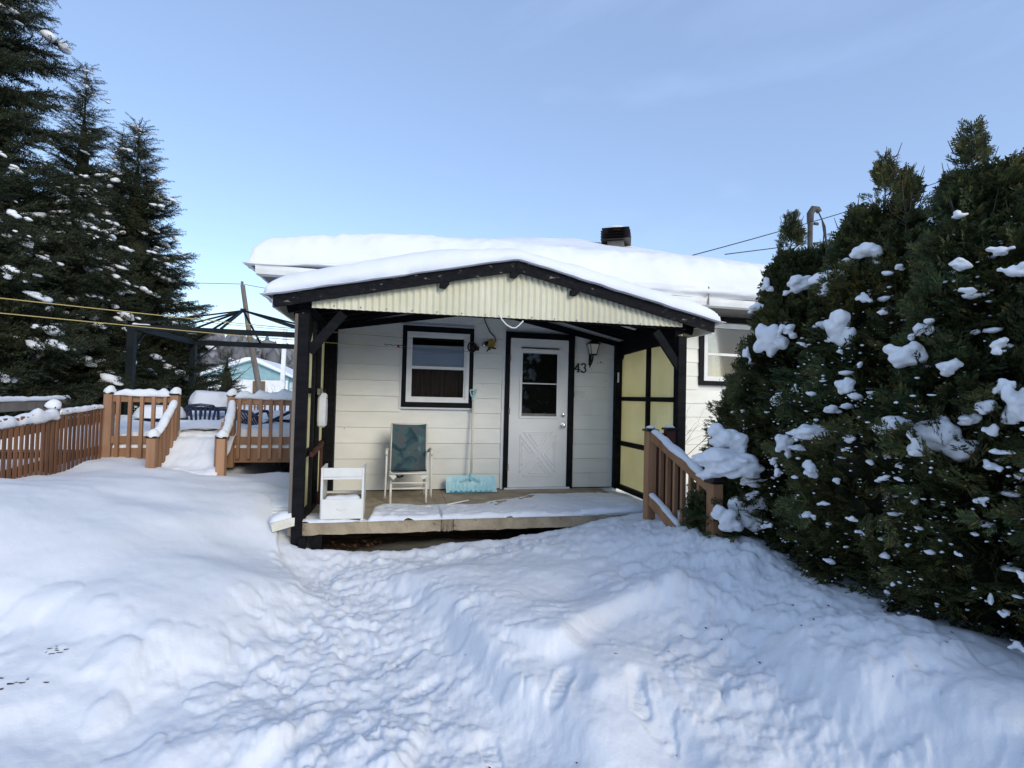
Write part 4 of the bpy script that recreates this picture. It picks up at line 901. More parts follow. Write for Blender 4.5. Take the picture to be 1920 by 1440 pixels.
def flood():
    t = thing('junction_light', (1.18, WY, 2.29), 'round yellow weathered fixture with a small silver lamp between window and door', 'lamp')
    b = MB().lathe([(.055, 0), (.058, .01), (.056, .035), (.045, .042), (.002, .043)], (0, 0, 0), 18); b.v = [(1.18+x, WY-.014-z, 2.295+y) for x, y, z in b.v]; b.build('box', M['yellow_box'], t)
    MB().tube([(1.14, 6.625, 2.31), (1.10, 6.60, 2.285)], [.022, .028], 10).build('lamp_holder', M['black_metal'], t)
    b = MB(); b.tube([(1.10, 6.60, 2.285), (1.075, 6.585, 2.27), (1.065, 6.58, 2.264)], [.022, .028, .012], 12); b.build('bulb', M['steel'], t, smooth=True)
    MB().tube([(1.165, 6.615, 2.25), (1.145, 6.60, 2.215), (1.125, 6.59, 2.19)], [.012, .009, .006], 8).build('arm', M['black_metal'], t)
    MB().tube([(1.175, 6.615, 2.25), (1.165, 6.60, 2.215)], [.018, .010], 8).build('arm', M['galv'], t)
    MB().tube([(1.19, 6.615, 2.25), (1.25, 6.60, 2.232)], [.012, .008], 8).build('arm', M['black_metal'], t)
    MB().tube([(1.225, 6.63, 2.315), (1.25, 6.63, 2.33), (1.235, 6.633, 2.39), (1.17, 6.635, 2.45), (1.12, 6.636, 2.55), (1.075, 6.635, 2.66)], .0065, 8).build('cord', M['black_metal'], t, smooth=True)
flood()

def clothesline():
    r0 = Vector((.925, 6.55, 2.235)); d = Vector((-3.19, 5.0, 2.25))-r0; u = d.normalized()
    t = thing('clothesline_pulley', tuple(r0), 'dark spoked clothesline pulley fixed beside the porch window', 'pulley')
    side_ = Vector((-u.y, u.x, 0)).normalized(); up = Vector((0, 0, 1)); b = MB()
    for rr_, w in ((.060, .010),):
        pts = [r0+(u*math.cos(a)+up*math.sin(a))*rr_ for a in np.linspace(0, 2*math.pi, 25)]; b.tube(pts, w, 8, cap=False)
    b.build('wheel_rim', M['black_metal'], t, smooth=True)
    for k in range(6): a = k*math.pi/3; MB().bar(r0, r0+(u*math.cos(a)+up*math.sin(a))*.058, .010, .008, up=side_).build('spoke', M['black_metal'], t)
    MB().tube([r0-side_*.02, r0+side_*.02], .016, 10).build('hub', M['red_wood'], t)
    MB().bar(r0, (1.02, WY-.016, 2.225), .03, .05).build('bracket', M['black_metal'], t)
    def line(z1, zo, name, lab):
        p = r0+up*zo+u*.0; q = Vector((-3.19, 5.0, z1)); e = q+(q-p)*1.6; pts = []
        for i in range(61):
            s = i/60; c = p.lerp(e, s); c.z -= .03*math.sin(math.pi*min(1, s*2.6)) if s < .385 else 0; pts.append(c)
        o = MB().tube(pts[7:], .0040, 6).build(name, M['rope'], smooth=True); MB().tube(pts[:8], .0018, 5).build('leader_wire', M['wire'], o); return o
    o = line(2.311, .060, 'clothesline', ''); tag(o, 'upper yellow clothesline strand running left from the pulley past the porch', 'rope', 'strands of the yellow clothesline')
    o = line(2.188, -.060, 'clothesline', ''); tag(o, 'lower yellow clothesline strand running left from the pulley past the porch', 'rope', 'strands of the yellow clothesline')
    p = r0-up*.060+u*.99; a = MB(); a.tube([p+u*k*.035+up*(.008 if k % 2 else -.004) for k in range(-3, 6)], .005, 6); o = a.build('line_tightener', M['wire']); tag(o, 'dark twisted line tightener hanging on the lower clothesline left of the window', 'tightener')
    MB().tube([p+up*.012, p-up*.02], .014, 6).build('tightener_knob', M['red_clip'], o)
clothesline()
MB().tube([(.98, 5.03, 2.43), (1.0, 5.02, 2.38), (1.05, 5.01, 2.325), (1.10, 5.0, 2.298), (1.14, 5.0, 2.298), (1.18, 5.01, 2.33), (1.225, 5.03, 2.378)], .006, 6).build('dangling_strip', M['trim_white'], porch)
MB().box((2.935, 6.50, 1.84), (2.948, 6.53, 1.975)).build('thermometer', M['trim_white'], porch)
o = MB(); o.prism([(5.60, 1.32), (5.62, 1.24), (5.76, 1.24), (5.80, 1.30), (5.79, 1.46), (5.77, 1.55), (5.73, 1.60), (5.66, 1.60), (5.61, 1.54)], -.80, -.72, 'x')
o = o.build('hanging_pouch', M['pouch'], bevel=.018); tag(o, 'white padded pouch hanging on the yellow screen behind the left porch post', 'pouch')
MB().box((-.72, 5.64, 1.54), (-.717, 5.74, 1.546)).build('pouch_slot', M['black_trim'], o); MB().tube([(-.76, 5.70, 1.59), (-.785, 5.70, 1.66)], .006, 6).build('pouch_strap', M['galv'], o)
# snow capped blocks at the left of the porch
t = thing('wooden_step', (-1.15, 5.5, .3), 'snow covered white wooden step beside the left porch post', 'step')
MB().box((-1.42, 5.42, .30), (-.92, 5.9, .46)).build('tread', M['trim_white'], t); MB().box((-1.36, 5.36, .40), (-.92, 5.42, .44)).build('nosing', M['trim_white'], t)
snow_strip('snow', [(-1.44, 5.66, .455), (-.90, 5.66, .455)], .46, .055, t, 3, droop=.1)
t = thing('plank_block', (-1.0, 5.12, .3), 'short pale timber block topped with snow touching the left porch post', 'block')
MB().bar((-1.09, 5.06, .375), (-.87, 5.14, .42), .16, .075).build('block', M['chair_metal'], t); snow_strip('snow', [(-1.10, 5.06, .41), (-.88, 5.14, .455)], .17, .05, t, 9)

# ------------------------------------------------------------ deck on the left
DY = 7.2; DZ = .84
deck_t = thing('deck', (-2.5, DY, DZ), 'raised cedar deck with baluster railings deep in snow left of the house', 'deck')
m = M['deck_wood']
def dpost(x, y, z0, z1, cap=True, w=.092):
    MB().box((x-w/2, y-w/2, z0), (x+w/2, y+w/2, z1-.02)).build('post', m, deck_t, bevel=.004)
    if cap: MB().box((x-w/2-.008, y-w/2-.008, z1-.02), (x+w/2+.008, y+w/2+.008, z1)).build('post_cap', M['black_metal'], deck_t)
    clump('cap_snow', [((x, y, z1+.005), (.065, .065, .06)), ((x+.01, y, z1+.045), (.045, .05, .04))], deck_t, .012, seed=int(x*100))
for x, z0 in ((-3.43, .62), (-2.71, .62), (-2.06, .62), (-.98, .6)): dpost(x, DY, z0, 1.545)
dpost(-2.70, 6.60, .5, 1.06); dpost(-1.98, 6.60, .5, 1.06)
for x0, x1, nb in ((-3.384, -2.756, 5), (-2.014, -1.026, 8)):
    MB().box((x0, DY-.02, 1.43), (x1, DY+.018, 1.52)).build('top_rail', m, deck_t)
    MB().box((x0, DY-.02, .92), (x1, DY+.018, 1.01)).build('bottom_rail', m, deck_t)
    MB().box((x0-.04, DY-.0, .68), (x1+.04, DY+.04, .865)).build('rim_board', m, deck_t)
    for k in range(nb):
        x = x0+.055+(x1-x0-.11)*k/(nb-1) if nb > 5 else x0+.07+(x1-x0-.12)*k/(nb-1); MB().box((x-.018, DY-.057, .735), (x+.018, DY-.0205, 1.505)).build('baluster', m, deck_t)
    snow_strip('rail_snow', [(x0+.0, DY-.01, 1.515), ((x0+x1)/2, DY-.01, 1.51), (x1, DY-.01, 1.515)], .11, .075 if nb < 8 else .09, deck_t, nb, wob=.45, step=.03)
for x in (-2.70, -2.03):
    a, c = (x, DY-.05, 1.39), (x if x < -2.5 else -1.98, 6.65, .985); MB().bar(a, c, .038, .09).build('stair_rail', m, deck_t)
    s = 1 if x < -2.4 else -1
    for k in range(5): y = DY-.10-k*.1; zt = 1.42-(DY-.05-y)*.72; MB().box((x+s*.02, y-.017, zt-.58), (x+s*.055, y+.017, zt-.03)).build('baluster', m, deck_t)
    snow_strip('rail_snow', [(x, DY-.06, 1.44), (x if x < -2.5 else -1.98, 6.66, 1.03)], .10, .06, deck_t, int(x*-10))
MB().box((-6.2, DY+.05, .62), (-6.16, 14.6, DZ)).build('rim_board', m, deck_t); MB().box((-6.2, 14.55, .5), (-.9, 14.59, DZ)).build('rim_board', m, deck_t)
for k in range(46):
    y = DY+.055+k*.16
    MB().box((-6.15, y, DZ-.03), (-.93, y+.152, DZ)).build('floor_board', m, deck_t)
# far railing
for x in (-6.1, -4.4, -2.7, -1.2): MB().box((x-.045, 14.45, DZ), (x+.045, 14.54, 1.46)).build('post', m, deck_t)
MB().box((-6.1, 14.40, 1.24), (-1.2, 14.44, 1.40)).build('top_rail', m, deck_t)
for k in range(40): MB().box((-6.05+k*.122, 14.41, .88), (-6.01+k*.122, 14.4399, 1.239)).build('baluster', m, deck_t)
snow_strip('rail_snow', [(-6.1, 14.42, 1.40), (-1.2, 14.42, 1.40)], .14, .09, deck_t, 31, step=.06)
for k in range(7):     # left side railing of the deck, seen through the gate
    pass
def deck_snow(X, Y):
    z = DZ+.24+.05*fbm(X*1.1, Y*1.1, 0, 101, 3)+.012*fbm(X*5, Y*5, 0, 102, 3)
    for (cx, cy, w, h, r) in ((-2.6, 9.0, .7, .10, 3), (-3.9, 9.2, .4, .12, 2), (-1.5, 8.2, .6, .10, 2), (-3.2, 12, 1.2, .1, 2)): z = z+h*np.exp(-(((X-cx)/w)**2+((Y-cy)/w)**2)**(r/2))
    e = np.minimum(np.minimum(X+6.2, -.9-X), np.minimum(Y-DY-.02, 14.4-Y)); th = np.sqrt(1-(1-np.clip(e/.14, 0, 1))**2)
    opening = (X > -2.66) & (X < -2.13); th = np.where(opening, np.maximum(th, sstep(-.1, 0, Y-DY)), th); return DZ+(z-DZ)*th+.002
sheet('deck_snow', -6.2, -.9, DY-.0, 14.4, deck_snow, M['snow_smooth'], deck_t, 200, 260)
def ramp_snow(X, Y):
    s = np.clip((DY+.1-Y)/.75, 0, 1); z = 1.085-.42*sstep(-.1, 1.0, s)-.03*np.exp(-((X+2.4)/.16)**2); z = z-.016*np.sin(s*18)*(s > .1)*(1-s); return z+.02*(Y > DY+.1)-.16*sstep(0, .28, 6.62-Y)+.018*fbm(X*5, Y*5, 0, 103, 3)-.05*np.clip(np.abs(X+2.34)/.33-.85, 0, 1)
o = sheet('ramp_snow', -2.68, -2.0, 6.25, DY+.42, ramp_snow, M['snow_smooth'], deck_t, 60, 90)

def resin_chair(x, y, z, rot, label, group='dark plastic chairs on the deck'):
    t = thing('plastic_chair', (0, 0, 0), label, 'chair', group); m = M['blue_plastic']
    # back: fan of slats within a rounded frame; front is -Y
    fr = MB(); fr.tube([(-.20, .20, .42), (-.25, .26, .62), (-.245, .30, .80), (-.17, .325, .885), (0, .335, .905), (.17, .325, .885), (.245, .30, .80), (.25, .26, .62), (.20, .20, .42)], .022, 8); fr.build('back_frame', m, t, smooth=True)
    for k in range(7):
        u = (k-3)/3; b = MB(); b.bar((u*.135, .215, .42), (u*.21, .318, .875-.03*u*u), .034, .012, up=(0, 1, 0)); b.build('back_slat', m, t)
    MB().prism([(-.23, -.24), (.23, -.24), (.20, .22), (-.20, .22)], .405, .43, 'z').build('seat', m, t, bevel=.008)
    for s in (-1, 1):
        MB().tube([(s*.245, .27, .66), (s*.285, .10, .66), (s*.295, -.18, .655), (s*.285, -.24, .62)], .024, 8).build('armrest', m, t, smooth=True)
        MB().tube([(s*.285, -.235, .64), (s*.275, -.25, .40), (s*.285, -.27, .0)], [.022, .026, .018], 8).build('leg', m, t, smooth=True)
        MB().tube([(s*.22, .21, .45), (s*.255, .27, .0)], [.026, .018], 8).build('leg', m, t, smooth=True)
    t.location = (x, y, z); t.rotation_euler = (0, 0, rot); return t
resin_chair(-3.13, 9.35, .46, rad(196), 'dark blue plastic armchair half buried in deck snow, in the gap between the railings', None)
# snow heaped garden furniture on the deck
def patio_table(x, y, w, d, z, th, seed, lab):
    t = thing('patio_table', (x, y, DZ), lab, 'table'); m = M['blue_plastic']
    MB().box((x-w/2, y-d/2, z-.03), (x+w/2, y+d/2, z)).build('tabletop', m, t, bevel=.01)
    for sx in (-1, 1):
        for sy in (-1, 1): MB().tube([(x+sx*(w/2-.06), y+sy*(d/2-.06), z-.03), (x+sx*(w/2-.04), y+sy*(d/2-.04), DZ)], .028, 8).build('leg', m, t)
    V, Fc = lump_arrays([((x, y, z+th*.15), (w*.53, d*.55, th))], 4, .10, seed, .12); V[:, 2] = np.minimum(V[:, 2], z+th*.9+.02*noise(V[:,0]*5, V[:,1]*5, 0, 3))
    q = np.abs((V[:,0]-x)/(w*.53)); V[:,0] = x+np.sign(V[:,0]-x)*np.minimum(q**.6, 1)*w*.53
    np_mesh('snow_load', V, Fc, M['snow_smooth'], t, True)
patio_table(-3.22, 10.2, .72, .7, 1.27, .34, 5, 'dark patio table carrying a tall block of snow behind the blue plastic chair')
patio_table(-3.55, 8.9, .62, .6, 1.13, .24, 9, 'dark patio table under a rounded snow mound behind the left deck railing')
patio_table(-1.85, 9.2, .62, .5, 1.13, .16, 12, 'dark patio table with a low snow cover behind the right deck railing')
t = resin_chair(-1.75, 8.6, .62, rad(140), 'dark plastic chair tipped in the snow behind the right deck railing', None); t.rotation_euler = (rad(-24), 0, rad(140))

# gazebo frame
gz = thing('gazebo_frame', (-3.4, 12.5, DZ), 'bare dark metal gazebo frame without its canopy standing on the deck', 'gazebo'); m = M['gazebo']
GX0, GX1, GY0, GY1, GZ = -4.92, -1.35, 11.0, 14.0, 2.70
for x, y in ((GX0, GY0), (GX0, GY1), (GX1, GY0), (GX1, GY1)): MB().box((x-.06, y-.06, DZ-.02), (x+.06, y+.06, GZ)).build('post', m, gz)
MB().box((GX0-.09, GY0-.05, GZ), (GX1+.2, GY0+.05, GZ+.10)).build('beam', m, gz); MB().box((GX0-.09, GY1-.05, GZ), (GX1+.2, GY1+.05, GZ+.12)).build('beam', m, gz)
MB().box((GX0-.05, GY0+.051, GZ), (GX0+.05, GY1-.051, GZ+.12)).build('beam', m, gz); MB().box((GX1-.05, GY0+.051, GZ), (GX1+.05, GY1-.051, GZ+.12)).build('beam', m, gz)
ax = Vector((-3.42, 12.5, 3.40))
for x, y in ((GX0, GY0), (GX0, GY1), (GX1+.15, GY0), (GX1+.15, GY1), (GX0, 12.1), (GX0, 12.9), (-3.4, GY0), (-3.4, GY1), (GX1+.15, 12.1), (GX1+.15, 12.9)): MB().bar((x, y, GZ+.10), ax, .035, .035).build('roof_rib', m, gz)
MB().box((ax.x-.05, ax.y-.05, ax.z-.02), (ax.x+.05, ax.y+.05, ax.z+.04)).build('crown', m, gz)
for x, y, dx, dy in ((GX0, GY1, .5, 0), (GX0, GY0, 0, .5), (GX1, GY1, -.5, 0), (GX1, GY0, -.5, 0)): MB().bar((x, y, GZ-.45), (x+dx, y+dy, GZ), .03, .03).build('brace', m, gz)
snow_strip('beam_snow', [(GX0, GY0, GZ+.10), (GX0+.3, GY0, GZ+.10)], .08, .03, gz, 2)

# ------------------------------------------------------------ fences
fx = -3.45; fence = thing('picket_fence', (fx, 6.2, .6), 'narrow reddish picket fence with snow on top at the far left', 'fence')
def ftop(y): return 1.28+.053*(y-5.3)
yy = 3.6
rr = random.Random(21)
while yy < 7.1:
    z = ftop(yy)+rr.uniform(-.008, .008); MB().box((fx-.006, yy, z-.98), (fx+.006, yy+.040, z)).build('picket', M['fence_wood'], fence); yy += .0735
for y in (3.7, 6.28): MB().box((fx-.10, y-.045, .2), (fx-.011, y+.045, ftop(y)+.04)).build('post', M['fence_wood'], fence); MB().box((fx-.11, y-.055, ftop(y)+.04), (fx-.001, y+.055, ftop(y)+.055)).build('post_cap', M['black_metal'], fence)
for dz in (-.14, -.52): MB().bar((fx-.031, 3.6, ftop(3.6)+dz), (fx-.031, 7.12, ftop(7.12)+dz), .038, .085).build('rail', M['fence_wood'], fence)
snow_strip('rail_snow', [(fx-.03, 3.6, ftop(3.6)-.09), (fx-.03, 6.3, ftop(6.3)-.06)], .12, .10, fence, 40, wob=.35, step=.03)
snow_strip('rail_snow', [(fx-.02, 6.3, ftop(6.3)-.03), (fx-.02, 7.13, ftop(7.13)-.02)], .07, .05, fence, 42, wob=.4)
clump('cap_snow', [((fx-.05, 6.28, ftop(6.28)+.06), (.07, .07, .07))], fence, .012)
gf = thing('board_fence', (-4.6, 6.5, .6), 'grey weathered rail fence in the snow behind the picket fence', 'fence')
MB().bar((-4.6, 4.2, 1.30), (-4.6, 8.6, 1.36), .03, .13).build('board', M['grey_wood'], gf)
for y in (4.6, 6.4, 8.2): MB().box((-4.70, y-.04, .3), (-4.616, y+.04, 1.36)).build('post', M['grey_wood'], gf)
snow_strip('board_snow', [(-4.6, 4.2, 1.365), (-4.6, 8.6, 1.425)], .07, .05, gf, 50, step=.05)

# ------------------------------------------------------------ far background
hs = thing('turquoise_house', (-14.4, 55, .6), 'small turquoise and white house with a snowy gable roof beyond the deck', 'house')
hx0, hx1, hz = -18.0, -10.7, 3.05; hm = (hx0+hx1)/2+.3
MB().box((hx0, 55, .0), (hx1, 66, 2.75)).build('wall', M['white_wall'], hs); MB().box((hx1-.0, 54.98, 0), (hx1+.04, 66, 3.05)).build('side_wall', M['turquoise'], hs)
MB().prism([(hx0-.1, 2.752), (hx1+.05, 2.752), (hx1+.05, hz+.02), (hm, 4.55), (hx0-.1, hz)], 54.92, 66, 'y').build('gable', M['turquoise'], hs)
for s, xe in ((-1, hx0-.5), (1, hx1+.5)):
    b = MB(); b.prism([(hm, 4.55), (xe, 2.95), (xe, 3.03), (hm, 4.66)][::1], 54.5, 66.4, 'y'); r_ = b.build('roof', M['turquoise'], hs)
    b = MB(); b.prism([(hm, 4.665), (xe-s*-.0, 3.035), (xe, 3.25), (hm+s*.5, 4.88), (hm, 4.92)], 54.45, 66.45, 'y'); b.build('roof_snow', M['snow_smooth'], r_)
w = MB().box((-13.9, 54.86, 1.35), (-12.8, 54.98, 2.6)).build('window', M['house_brown'], hs)
MB().box((hx1+.05, 55.6, 1.5), (hx1+.09, 56.8, 2.6)).build('window', M['white_wall'], hs)
MB().box((-9.1, 60, 2.4), (-4.5, 64, 2.9)).build('annex_roof', M['snow_smooth'], hs); MB().box((-9.0, 60.1, .4), (-4.6, 63.9, 2.4)).build('annex_wall', M['turquoise'], hs)
MB().bar((-8.4, 41, .5), (-8.3, 41, 6.3), .28, .22).build('x', M['white_wall']).name = 'mast_tower'
o = bpy.data.objects['mast_tower']; tag(o, 'pale slender tower mast behind the left porch post beyond the deck', 'mast')
pole = thing('utility_pole', (-5.80, 24, .6), 'leaning weathered wooden utility pole behind the gazebo', 'pole')
MB().tube([(-5.75, 24, .4), (-5.80, 24, 1.64), (-6.27, 24, 3.9), (-6.63, 24, 6.14)], [.125, .12, .105, .09], 10).build('shaft', M['grey_wood'], pole, smooth=True)
MB().box((-6.68, 23.9, 6.14), (-6.6, 24, 6.30)).build('insulator', M['galv'], pole)
def wire(p, q, sag, lab, r=.012, grp=None, mm='wire', n=24):
    p, q = Vector(p), Vector(q); pts = []
    for i in range(n+1): s = i/n; c = p.lerp(q, s); c.z -= sag*4*s*(1-s); pts.append(c)
    o = MB().tube(pts, r, 5).build('overhead_wire', M[mm]); tag(o, lab, 'wire', grp); return o
wire((-6.64, 24, 6.2), (-30, 27, 6.8), .3, 'thin wire running left from the top of the leaning utility pole')
wire((-6.64, 24, 6.2), (4, 22, 5.6), .3, 'thin wire running right from the top of the leaning utility pole')
for k, (z0, z1) in enumerate(((4.4, 4.1), (4.0, 3.8), (3.55, 3.35))):
    wire((-24, 30, z0+1.8), (6, 22, z1-.35), .25, ['highest of the three thin wires behind the gazebo roof', 'middle of the three thin wires behind the gazebo roof', 'lowest of the three thin wires behind the gazebo roof'][k], .010, 'thin wires behind the gazebo')
# power lines above the right of the roof
wire((8.6, 14, 6.05), (40, 20, 19.0), .5, 'power line rising right from the snowy roof behind the cedar tops', .016, 'power lines at the right')
wire((9.8, 14, 6.2), (62, 30, 21.5), .5, 'lower power line passing behind the tallest cedar top', .016, 'power lines at the right')
wire((9.8, 14, 5.5), (62, 30, 19.5), .5, 'lowest power line at the right edge behind the cedars', .016, 'power lines at the right')
M['mast'] = mat('mast_pipe', (.07, .062, .055), .6, (.08, .07, .06), 12)
ms = thing('service_mast', (6.5, 7.1, 3.0), 'galvanised electrical service mast with curved weatherhead behind the cedar hedge', 'mast')
mp_ = [on_ for on_ in ((6.50, 7.05, 2.9), (6.50, 7.05, 4.62))]
MB().tube(mp_, .040, 12).build('pipe', M['mast'], ms, smooth=True)
MB().tube([(6.50, 7.05, 4.58), (6.50, 7.05, 4.72), (6.54, 7.03, 4.80), (6.60, 7.01, 4.79), (6.63, 7.0, 4.74)], [.050, .055, .055, .048, .04], 12).build('weatherhead', M['mast'], ms, smooth=True)
for k in range(3): MB().tube([(6.61, 7.0, 4.74), (6.68+.03*k, 7.0, 4.62-.05*k), (6.72+.03*k, 7.0, 4.40-.1*k), (6.70+.02*k, 7.0, 4.1)], .010, 6).build('cable', M['wire'], ms, smooth=True)
for z in (4.55, 4.22): MB().box((6.54, 7.0, z-.02), (6.62, 7.03, z+.02)).build('bracket', M['black_metal'], ms)

# wooded hill
def hill():
    n = 160; th = np.linspace(rad(-75), rad(60), n); R = np.linspace(150, 700, 30); T, RR = np.meshgrid(th, R)
    rise = sstep(150, 300, RR); prof = 24+3*noise(T*5, 1., 0, 3)-7*sstep(rad(-18), rad(-6), T); Zh = rise*prof+.8*fbm(T*30, RR*.02, 0, 8, 3)-1.5
    V = np.stack([np.sin(T)*RR, np.cos(T)*RR, Zh], -1).reshape(-1, 3); i = np.arange(29)[:, None]; j = np.arange(n-1)[None, :]
    o = np_mesh('hill', V, np.stack([i*n+j, i*n+j+1, (i+1)*n+j+1, (i+1)*n+j], -1).reshape(-1, 4)[:, ::-1], M['hillwood'], smooth=True); tag(o, 'low snowy wooded hill on the horizon', kind='structure')
    # bare crowns and conifers covering it
    V0, F0 = ico(1); Vs, Fs = [], []; r = np.random.default_rng(4); k = 0; N = 2600
    t = r.uniform(rad(-62), rad(30), N); q = 150+r.uniform(0, 1, N)**.8*160; z = sstep(150, 300, q)*(24+3*noise(t*5, 1., 0, 3)-7*sstep(rad(-18), rad(-6), t))-1.5; s = r.uniform(1.8, 3.8, N)
    for a in range(N):
        v = V0*np.array([s[a]*.75, s[a]*.75, s[a]*1.2])*(1+.35*r.standard_normal((len(V0), 1)))+[math.sin(t[a])*q[a], math.cos(t[a])*q[a], z[a]+s[a]*.8]; Vs.append(v); Fs.append(F0+k); k += len(v)
    o = np_mesh('far_wood', np.vstack(Vs), np.vstack(Fs), M['hillwood']); tag(o, 'grey leafless wood covering the distant hill beyond the turquoise house', 'woodland', kind='stuff')
hill()

# ------------------------------------------------------------ vegetation
def rot_from(dirs, ups):
    d = dirs/np.linalg.norm(dirs, axis=1, keepdims=True); s = np.cross(ups, d); s /= np.linalg.norm(s, axis=1, keepdims=True)+1e-9; u = np.cross(d, s)
    return np.stack([d, s, u], -1)                # columns
def scatter(unitV, unitF, pos, dirs, ups, scale):
    Rm = rot_from(dirs, ups); V = np.einsum('nij,kj->nki', Rm, unitV)*scale[:, None, None]+pos[:, None, :]
    N, K = len(pos), len(unitV); Fc = (unitF[None]+(np.arange(N)*K)[:, None, None]).reshape(-1, unitF.shape[1]); return V.reshape(-1, 3), Fc
def thuja_unit(seed):
    r = random.Random(seed); V, Fc = [], []
    def leaf(x, y, a, L, w, z=0, tilt=0):
        k = len(V); d = (math.cos(a), math.sin(a)); n = (-d[1]*w, d[0]*w)
        V.extend([(x, y, z), (x+d[0]*L*.55+n[0], y+d[1]*L*.55+n[1], z+tilt*L*.5), (x+d[0]*L, y+d[1]*L, z+tilt*L), (x+d[0]*L*.55-n[0], y+d[1]*L*.55-n[1], z+tilt*L*.5)]); Fc.append((k, k+1, k+2, k+3))
    leaf(0, 0, 0, 1, .035)
    for i in range(6):
        x = .14+i*.135
        for s in (-1, 1):
            L = (.52-.055*i)*r.uniform(.8, 1.2); a = s*rad(r.uniform(36, 52)); t = r.uniform(-.25, .25); leaf(x+r.uniform(-.03, .03), 0, a, L, .05, 0, t)
            if i < 4: leaf(x+math.cos(a)*L*.4, math.sin(a)*L*.4, a-s*rad(38), L*.5, .04, t*L*.4, t)
    return np.array(V), np.array(Fc)
def spruce_unit(seed):
    r = random.Random(seed); V, Fc = [], []
    V += [(0, -.012, 0), (1, 0, 0), (0, .012, 0)]; Fc.append((0, 1, 2))
    for i in range(18):
        x = .03+i*.053; an = i*2.4; L = .22*(1-.3*(x > .85)); k = len(V); c, s = math.cos(an), math.sin(an); w = .024
        V += [(x-w, -w*s, w*c), (x+w, w*s, -w*c), (x+L*.62, L*.72*c, L*.72*s)]; Fc.append((k, k+1, k+2))
    return np.array(V, float), np.array(Fc)

